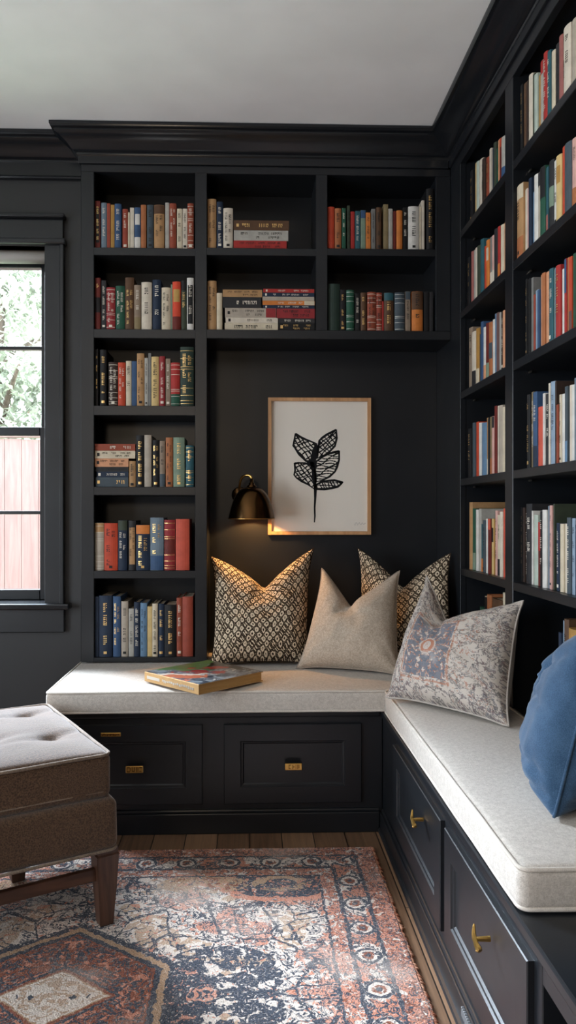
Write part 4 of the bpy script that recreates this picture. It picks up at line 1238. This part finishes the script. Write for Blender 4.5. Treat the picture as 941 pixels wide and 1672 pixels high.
k5 = 5.086
nc = "narrow column's %s shelf"; gc = "books on the narrow column's %s shelf"
back_row(nc % 'top', gc % 'top', 145, 315, k5, shelfA[0], [
 (45,95,68,'maroon','g p:black'),(102,149,82,'steel','w'),(150,178,86,'brick',''),(179,212,96,'ochre',''),(214,270,92,'blue','w'),(278,323,132,'brick','w'),
 (324,340,160,'cream',''),(341,375,120,'ivory',''),(378,430,122,'blue','l:white B:white'),(432,478,100,'copper',''),(484,536,102,'slate','k'),
 (541,627,102,'tan','t:brown k'),(634,668,78,'lightgrey',''),(670,728,90,'rust','w'),(732,776,132,'cream','k'),(778,819,130,'ivory','k'),(820,872,90,'rust','R w')])
back_row(nc % 'second', gc % 'second', 145, 445, k5, shelfA[1], [
 (44,98,46,'maroon','m:black g'),(104,144,66,'charcoal','w'),(146,220,126,'crimson','R w'),(222,299,112,'green','w'),(301,376,42,'brown','t:brown g'),
 (377,433,106,'taupe','w B:khaki'),(436,523,82,'ivory','k'),(529,600,62,'navy','w'),(604,680,126,'cream','k'),(684,693,98,'sage',''),(695,764,78,'scarlet','l:gold B:maroon'),
 (766,812,68,'olive','t:black g'),(815,872,46,'white','p:black w')])
back_row(nc % 'third', gc % 'third', 145, 560, k5, shelfA[2], [
 (45,76,52,'black','g'),(92,147,58,'black','g'),(164,240,160,'darkbrown','R w'),(243,305,164,'vermilion','w'),(307,354,150,'cream','k'),(356,398,152,'blue',''),
 (399,461,88,'tan','k'),(463,492,124,'lightgrey','k'),(493,518,84,'grey',''),(520,584,116,'yellow','k'),(586,634,112,'crimson','w'),(636,678,130,'taupe','w'),
 (680,757,164,'red','R B:green'),(760,872,34,'bottle','b g')])
back_stack("flat pile on narrow column's fourth shelf", 'flat pile on the fourth shelf', 145, 700, k5, [
 (58,328,402,'slate','g f'),(66,328,356,'navy','w f'),(58,328,316,'charcoal','k f'),(52,329,246,'peach','k f'),(52,386,182,'cream','k f'),(52,386,126,'rust','w f')], shelfA[3])
back_row(nc % 'fourth', gc % 'fourth', 145, 700, k5, shelfA[3], [
 (331,389,270,'tan','k'),(392,460,56,'black','g'),(462,521,54,'greige',''),(526,586,96,'black','g'),(588,634,102,'taupe','k B:slate'),(638,698,74,'copper','k'),(702,796,74,'sage','g'),(804,872,140,'teal','b g')])
back_row(nc % 'fifth', gc % 'fifth', 145, 840, k5, shelfA[4], [
 (48,125,72,'greige','t:tan R'),(128,240,74,'vermilion','k'),(242,320,50,'navy','t:olive w'),(328,390,52,'charcoal','p:tan k'),(392,506,88,'navy','t:orange g'),
 (510,622,28,'steel','g B:blue'),(624,716,46,'crimson','m:maroon b'),(721,836,40,'coral','')])
back_row(nc % 'bottom', gc % 'bottom', 145, 965, k5, shelfA[5], [
 (46,82,48,'navy',''),(84,192,40,'navy','g'),(200,265,46,'blue','g'),(268,326,88,'greige','k'),(330,374,148,'lightgrey','k'),(375,424,94,'navy','w'),
 (426,484,100,'skyblue','k'),(486,526,130,'yellow',''),(527,573,106,'cream','k'),(575,626,108,'navy','g'),(628,726,116,'black','g'),(728,776,60,'rust','w'),(778,866,48,'brick','')])
back_row("centre bay's upper shelf", "upright books on the centre bay's upper shelf", 330, 315, 4.953, zb, [(45,115,50,'tan','k'),(118,169,74,'navy','w'),(172,250,126,'ivory','k')])
back_stack("flat pile on centre bay's upper shelf", "flat pile on the centre bay's upper shelf", 330, 315, 4.953, [(256,684,386,'red','k f'),(258,698,303,'lightgrey','k f'),(256,704,222,'brown','g f')], zb)
back_row("centre bay's lower shelf", "upright books on the centre bay's lower shelf", 330, 450, 4.953, ZHEAD1, [(45,117,44,'tan','k'),(118,164,142,'cream','')])
back_stack("first pile on centre bay's lower shelf", "first flat pile on the centre bay's lower shelf", 330, 450, 4.953, [
 (184,614,382,'cream','k f'),(192,614,339,'ivory','k f'),(186,600,262,'greige','k f t:crimson'),(170,478,173,'charcoal','w f'),(168,486,113,'tan','k f')], ZHEAD1)
back_stack("second pile on centre bay's lower shelf", "second flat pile on the centre bay's lower shelf", 330, 450, 4.953, [
 (620,912,384,'black','g f'),(620,912,345,'charcoal','w f'),(604,912,266,'crimson','k f'),(492,910,238,'navy','w f'),(490,912,203,'orange','w f t:cream'),(490,908,170,'greige','f'),(490,908,138,'navy','w f'),(496,908,107,'red','w f')], ZHEAD1)
back_row("corner bay's upper shelf", "books on the corner bay's upper shelf", 525, 300, 4.826, zc, [
 (48,104,184,'vermilion',''),(106,158,194,'copper','k'),(162,194,190,'green','w'),(204,226,172,'olive','k'),(230,263,218,'red',''),(266,306,216,'teal','w'),(310,350,208,'sage','t:blue'),
 (352,390,226,'orange','k'),(394,426,200,'grey','k'),(432,476,186,'brown','k'),(490,529,160,'khaki',''),(530,564,194,'lightgrey',''),(568,590,216,'maroon',''),(592,640,212,'orange',''),
 (644,682,184,'black','w'),(686,772,180,'white','k'),(774,788,180,'cream',''),(790,813,132,'ivory',''),(828,888,40,'black','g')])
back_row("corner bay's lower shelf", "books on the corner bay's lower shelf", 525, 450, 4.826, ZHEAD1, [
 (54,146,68,'bottle',''),(148,189,112,'black','g'),(196,258,116,'green','S'),(266,305,140,'black','w'),(310,355,136,'brown','g'),(362,431,132,'rust','R k'),(432,479,134,'brick','R k'),(480,493,200,'red',''),
 (495,571,136,'brown','t:teal g'),(578,657,136,'slate','S'),(662,703,126,'taupe','t:slate k'),(714,802,126,'orange','T:brown k'),(810,850,128,'black',''),(852,884,128,'charcoal','')])
fb = "corner end's %s shelf"; gf = "books on the side bookcase's %s shelf near the corner"
nb_ = "near bay's %s side shelf"; gn = "books on the side bookcase's %s shelf, nearer bay"
side_row(fb % 'top', gf % 'top', 745, 210, 10.44, ZD[0], [
 (225,262,740,'black','g'),(314,338,600,'yellow',''),(340,378,585,'pale',''),(378,442,560,'ivory',''),(448,498,540,'darkbrown','k'),(500,556,520,'rust','g'),(568,598,360,'ivory',''),(600,628,345,'navy',''),
 (630,674,265,'olive',''),(676,694,350,'green',''),(694,726,205,'peach',''),(728,762,180,'maroon','t:vermilion'),(764,826,175,'lightgrey','B:blue')])
side_row(fb % 'second', gf % 'second', 745, 350, 10.45, ZD[1], [
 (205,242,750,'black','g'),(245,280,650,'rose',''),(282,308,620,'lightgrey',''),(310,356,590,'ivory',''),(358,410,560,'olive',''),(424,476,450,'teal',''),(480,515,560,'vermilion',''),(516,562,460,'orange','l:cream'),
 (566,606,410,'grey','B:ivory'),(606,652,380,'pinkish','B:ivory'),(654,712,275,'charcoal',''),(714,750,225,'red','B:orange'),(752,800,200,'cream',''),(800,828,140,'peach','')])
side_row(fb % 'third', gf % 'third', 745, 490, 10.45, ZD[2], [
 (200,260,490,'taupe','k'),(262,326,560,'ivory','B:charcoal'),(328,376,500,'ochre','B:cream'),(386,412,590,'slate',''),(414,456,385,'blue',''),(458,502,475,'white','B:peach'),(504,552,410,'maroon','B:sage'),
 (552,606,395,'copper','m:slate'),(606,652,345,'white',''),(654,684,240,'skyblue',''),(684,728,230,'mauve',''),(730,754,220,'lightgrey',''),(756,790,205,'black','w'),(790,828,190,'peach','')])
side_row(fb % 'fourth', gf % 'fourth', 745, 650, 10.45, ZD[3], [
 (195,240,530,'black','g'),(282,326,430,'slate',''),(328,374,415,'vermilion',''),(384,422,430,'white',''),(424,504,435,'skyblue',''),(508,534,345,'tan','B:ivory'),(536,560,345,'charcoal',''),(560,610,330,'khaki','B:copper'),
 (612,650,320,'pinkish','t:charcoal'),(652,696,145,'maroon',''),(698,728,140,'ivory',''),(729,790,135,'greige',''),(790,828,160,'cream','')])
side_row(fb % 'fifth', gf % 'fifth', 745, 810, 10.45, ZD[4], [
 (228,278,110,'tan',''),(284,330,215,'green','B:sage'),(336,374,235,'white',''),(375,414,220,'lightgrey',''),(416,458,480,'teal','B:orange'),(459,500,415,'slate','k'),(502,540,390,'white',''),(542,584,388,'maroon','t:coral'),(586,620,390,'yellow','l:black'),(621,654,388,'ochre',''),
 (655,690,250,'pinkish','k'),(692,738,325,'cream','k B:charcoal'),(740,786,270,'ivory',''),(788,828,215,'coral','')], X=XR + .022)
side_row(nb_ % 'top', gn % 'top', 830, 20, 7.27, ZD[0], [
 (135,162,875,'black','g'),(168,206,865,'brown',''),(208,234,830,'darkbrown',''),(236,280,765,'ivory',''),(282,304,745,'olive',''),(306,346,758,'pale',''),(347,386,762,'ochre',''),(388,419,590,'lightgrey','t:red'),
 (420,464,500,'red','w'),(464,502,480,'teal','w'),(504,546,480,'cream',''),(546,604,400,'charcoal','k'),(606,650,300,'rose',''),(650,736,205,'ivory','k'),(738,800,110,'greige',''),(801,870,40,'cream','k')])
side_row(nb_ % 'second', gn % 'second', 830, 215, 8.153, ZD[1], [
 (122,205,740,'tan','t:cream k B:copper'),(206,238,775,'ivory',''),(239,272,765,'pinkish',''),(272,311,640,'navy',''),(312,332,810,'skyblue',''),(332,382,595,'white',''),(384,426,560,'greige','t:charcoal'),
 (428,496,500,'green','T:black'),(498,526,485,'teal','B:rose'),(528,590,410,'charcoal','m:sage'),(594,634,395,'white','k'),(636,706,345,'yellow','l:ochre'),(708,744,210,'vermilion',''),(746,838,185,'slate',''),(840,910,115,'pinkish','B:copper k')])
side_row(nb_ % 'third', gn % 'third', 830, 405, 8.477, ZD[2], [
 (232,258,440,'black','g'),(262,298,435,'black',''),(300,330,420,'grey',''),(332,358,650,'brick',''),(360,396,592,'lightblue',''),(397,426,590,'blue',''),(428,467,375,'peach',''),(468,512,360,'copper',''),(513,552,340,'peach',''),
 (553,612,305,'teal','w'),(614,640,300,'sage',''),(641,662,285,'steel',''),(664,728,260,'red','g'),(732,762,298,'white',''),(764,796,160,'red','T:blue'),(798,826,140,'copper',''),(827,872,135,'vermilion','B:mauve'),(875,910,85,'green',''),(911,945,70,'olive','')])
side_row(nb_ % 'fourth', gn % 'fourth', 830, 600, 8.477, ZD[3], [
 (262,306,385,'black','g'),(316,345,345,'khaki','w'),(346,402,350,'blue','w B:navy'),(404,466,555,'coral',''),(468,496,365,'white',''),(498,552,375,'charcoal','w'),(553,580,225,'ivory',''),(581,640,205,'lightblue','k'),
 (641,664,195,'darkbrown',''),(665,692,520,'rust',''),(694,724,380,'cream','k'),(726,782,375,'white',''),(784,822,270,'slate','B:skyblue'),(824,862,250,'ivory',''),(863,898,245,'white',''),(902,945,150,'steel','')])
side_row(nb_ % 'fifth', gn % 'fifth', 830, 810, 8.477, ZD[4], [
 (128,165,160,'black','g'),(168,206,162,'darkbrown','k'),(232,310,110,'charcoal','w'),(316,336,205,'white',''),(338,390,265,'pale',''),(392,424,360,'maroon','T:red'),(426,470,210,'black','w'),(472,530,195,'white',''),
 (532,570,140,'steel',''),(573,604,132,'pinkish','k'),(605,624,112,'olive',''),(656,698,375,'navy','w'),(714,762,385,'cream',''),(763,812,385,'ivory',''),(814,866,300,'slate','w'),(870,916,310,'lightblue','k'),(918,950,400,'navy','')], X=XR + .022)
ZBOT = ZS - .002
side_row("corner end's bottom shelf", "books on the side bookcase's bottom shelf near the corner", 770, 950, 5.5, ZBOT, [(66,110,225,'green',''),(114,142,130,'cream','t:black'),(144,180,115,'copper',''),(182,272,150,'brown','k'),(276,300,98,'cream','')])
side_row("near bay's bottom side shelf", "books on the side bookcase's bottom shelf, nearer bay", 770, 950, 5.5, ZBOT, [(782,805,455,'navy',''),(806,826,350,'lightblue',''),(828,870,335,'brown','k'),(872,960,420,'ochre','k')])
# ------------------------------------------------------------------ light
sc_ = bpy.context.scene
w = bpy.data.worlds.new('sky'); sc_.world = w; w.use_nodes = True
nt = w.node_tree; bgn = nt.nodes['Background']
sky_top, sky_low = (.62, .79, 1.0), (.84, .92, 1.0)
tc = nt.nodes.new('ShaderNodeTexCoord'); sp_ = nt.nodes.new('ShaderNodeSeparateXYZ'); mr = nt.nodes.new('ShaderNodeMapRange'); mxn = nt.nodes.new('ShaderNodeMix'); mxn.data_type = 'RGBA'
nt.links.new(tc.outputs['Generated'], sp_.inputs[0]); nt.links.new(sp_.outputs[2], mr.inputs[0]); nt.links.new(mr.outputs[0], mxn.inputs[0])
mxn.inputs[6].default_value = sky_low + (1,); mxn.inputs[7].default_value = sky_top + (1,)
nt.links.new(mxn.outputs[2], bgn.inputs['Color']); bgn.inputs['Strength'].default_value = SKY
def area(name, loc, rot, sx, sy, power, col, portal=False):
    l = bpy.data.lights.new(name, 'AREA'); l.shape = 'RECTANGLE'; l.size = sx; l.size_y = sy; l.energy = power; l.color = col
    l.cycles.is_portal = portal
    o = bpy.data.objects.new(name, l); C.objects.link(o); o.location = loc; o.rotation_euler = rot; return o
# portals for the sky in each window opening
area('sky_portal', ((WX0 + WX1) / 2, YW + .20, (WZ0 + WZ1) / 2), (R(-90), 0, 0), WX1 - WX0, WZ1 - WZ0, 1, (1, 1, 1), True)
for y0, y1 in lw: area('sky_portal', (ROOM_X0 - .13, (y0 + y1) / 2, (LZ0 + LZ1) / 2), (0, R(-90), 0), LZ1 - LZ0, y1 - y0, 1, (1, 1, 1), True)
l = bpy.data.lights.new('lamp_light', 'SPOT'); l.energy = LAMP_W; l.color = (1, .52, .18); l.spot_size = R(165); l.spot_blend = .5; l.shadow_soft_size = .018
o = bpy.data.objects.new('lamp_light', l); C.objects.link(o); o.location = (LX, LY, zb_ + lh * .62 - .022)
vs = sc_.view_settings
vs.view_transform = 'Standard'; vs.look = 'None'; vs.gamma = 1.0; vs.use_curve_mapping = False; vs.exposure = EXPO
# hazy sun behind thin cloud, entering through the sash window from beyond the fence
l = bpy.data.lights.new('hazy_sun', 'SUN'); l.energy = SUN_W; l.angle = R(28); l.color = (.76, .87, 1.0)
o = bpy.data.objects.new('hazy_sun', l); C.objects.link(o)
el = R(36); d_sun = Vector((.70 * math.cos(el), -.714 * math.cos(el), -math.sin(el)))
o.rotation_euler = d_sun.to_track_quat('-Z', 'Y').to_euler(); o.location = (-3, 6, 5)
# added warm fill light behind the camera, no fixture belongs to it
l = bpy.data.lights.new('warm_fill', 'POINT'); l.energy = FILL_W; l.color = (1, .80, .58); l.shadow_soft_size = .22
o = bpy.data.objects.new('warm_fill', l); C.objects.link(o); o.location = (-.75, -.95, 1.75)
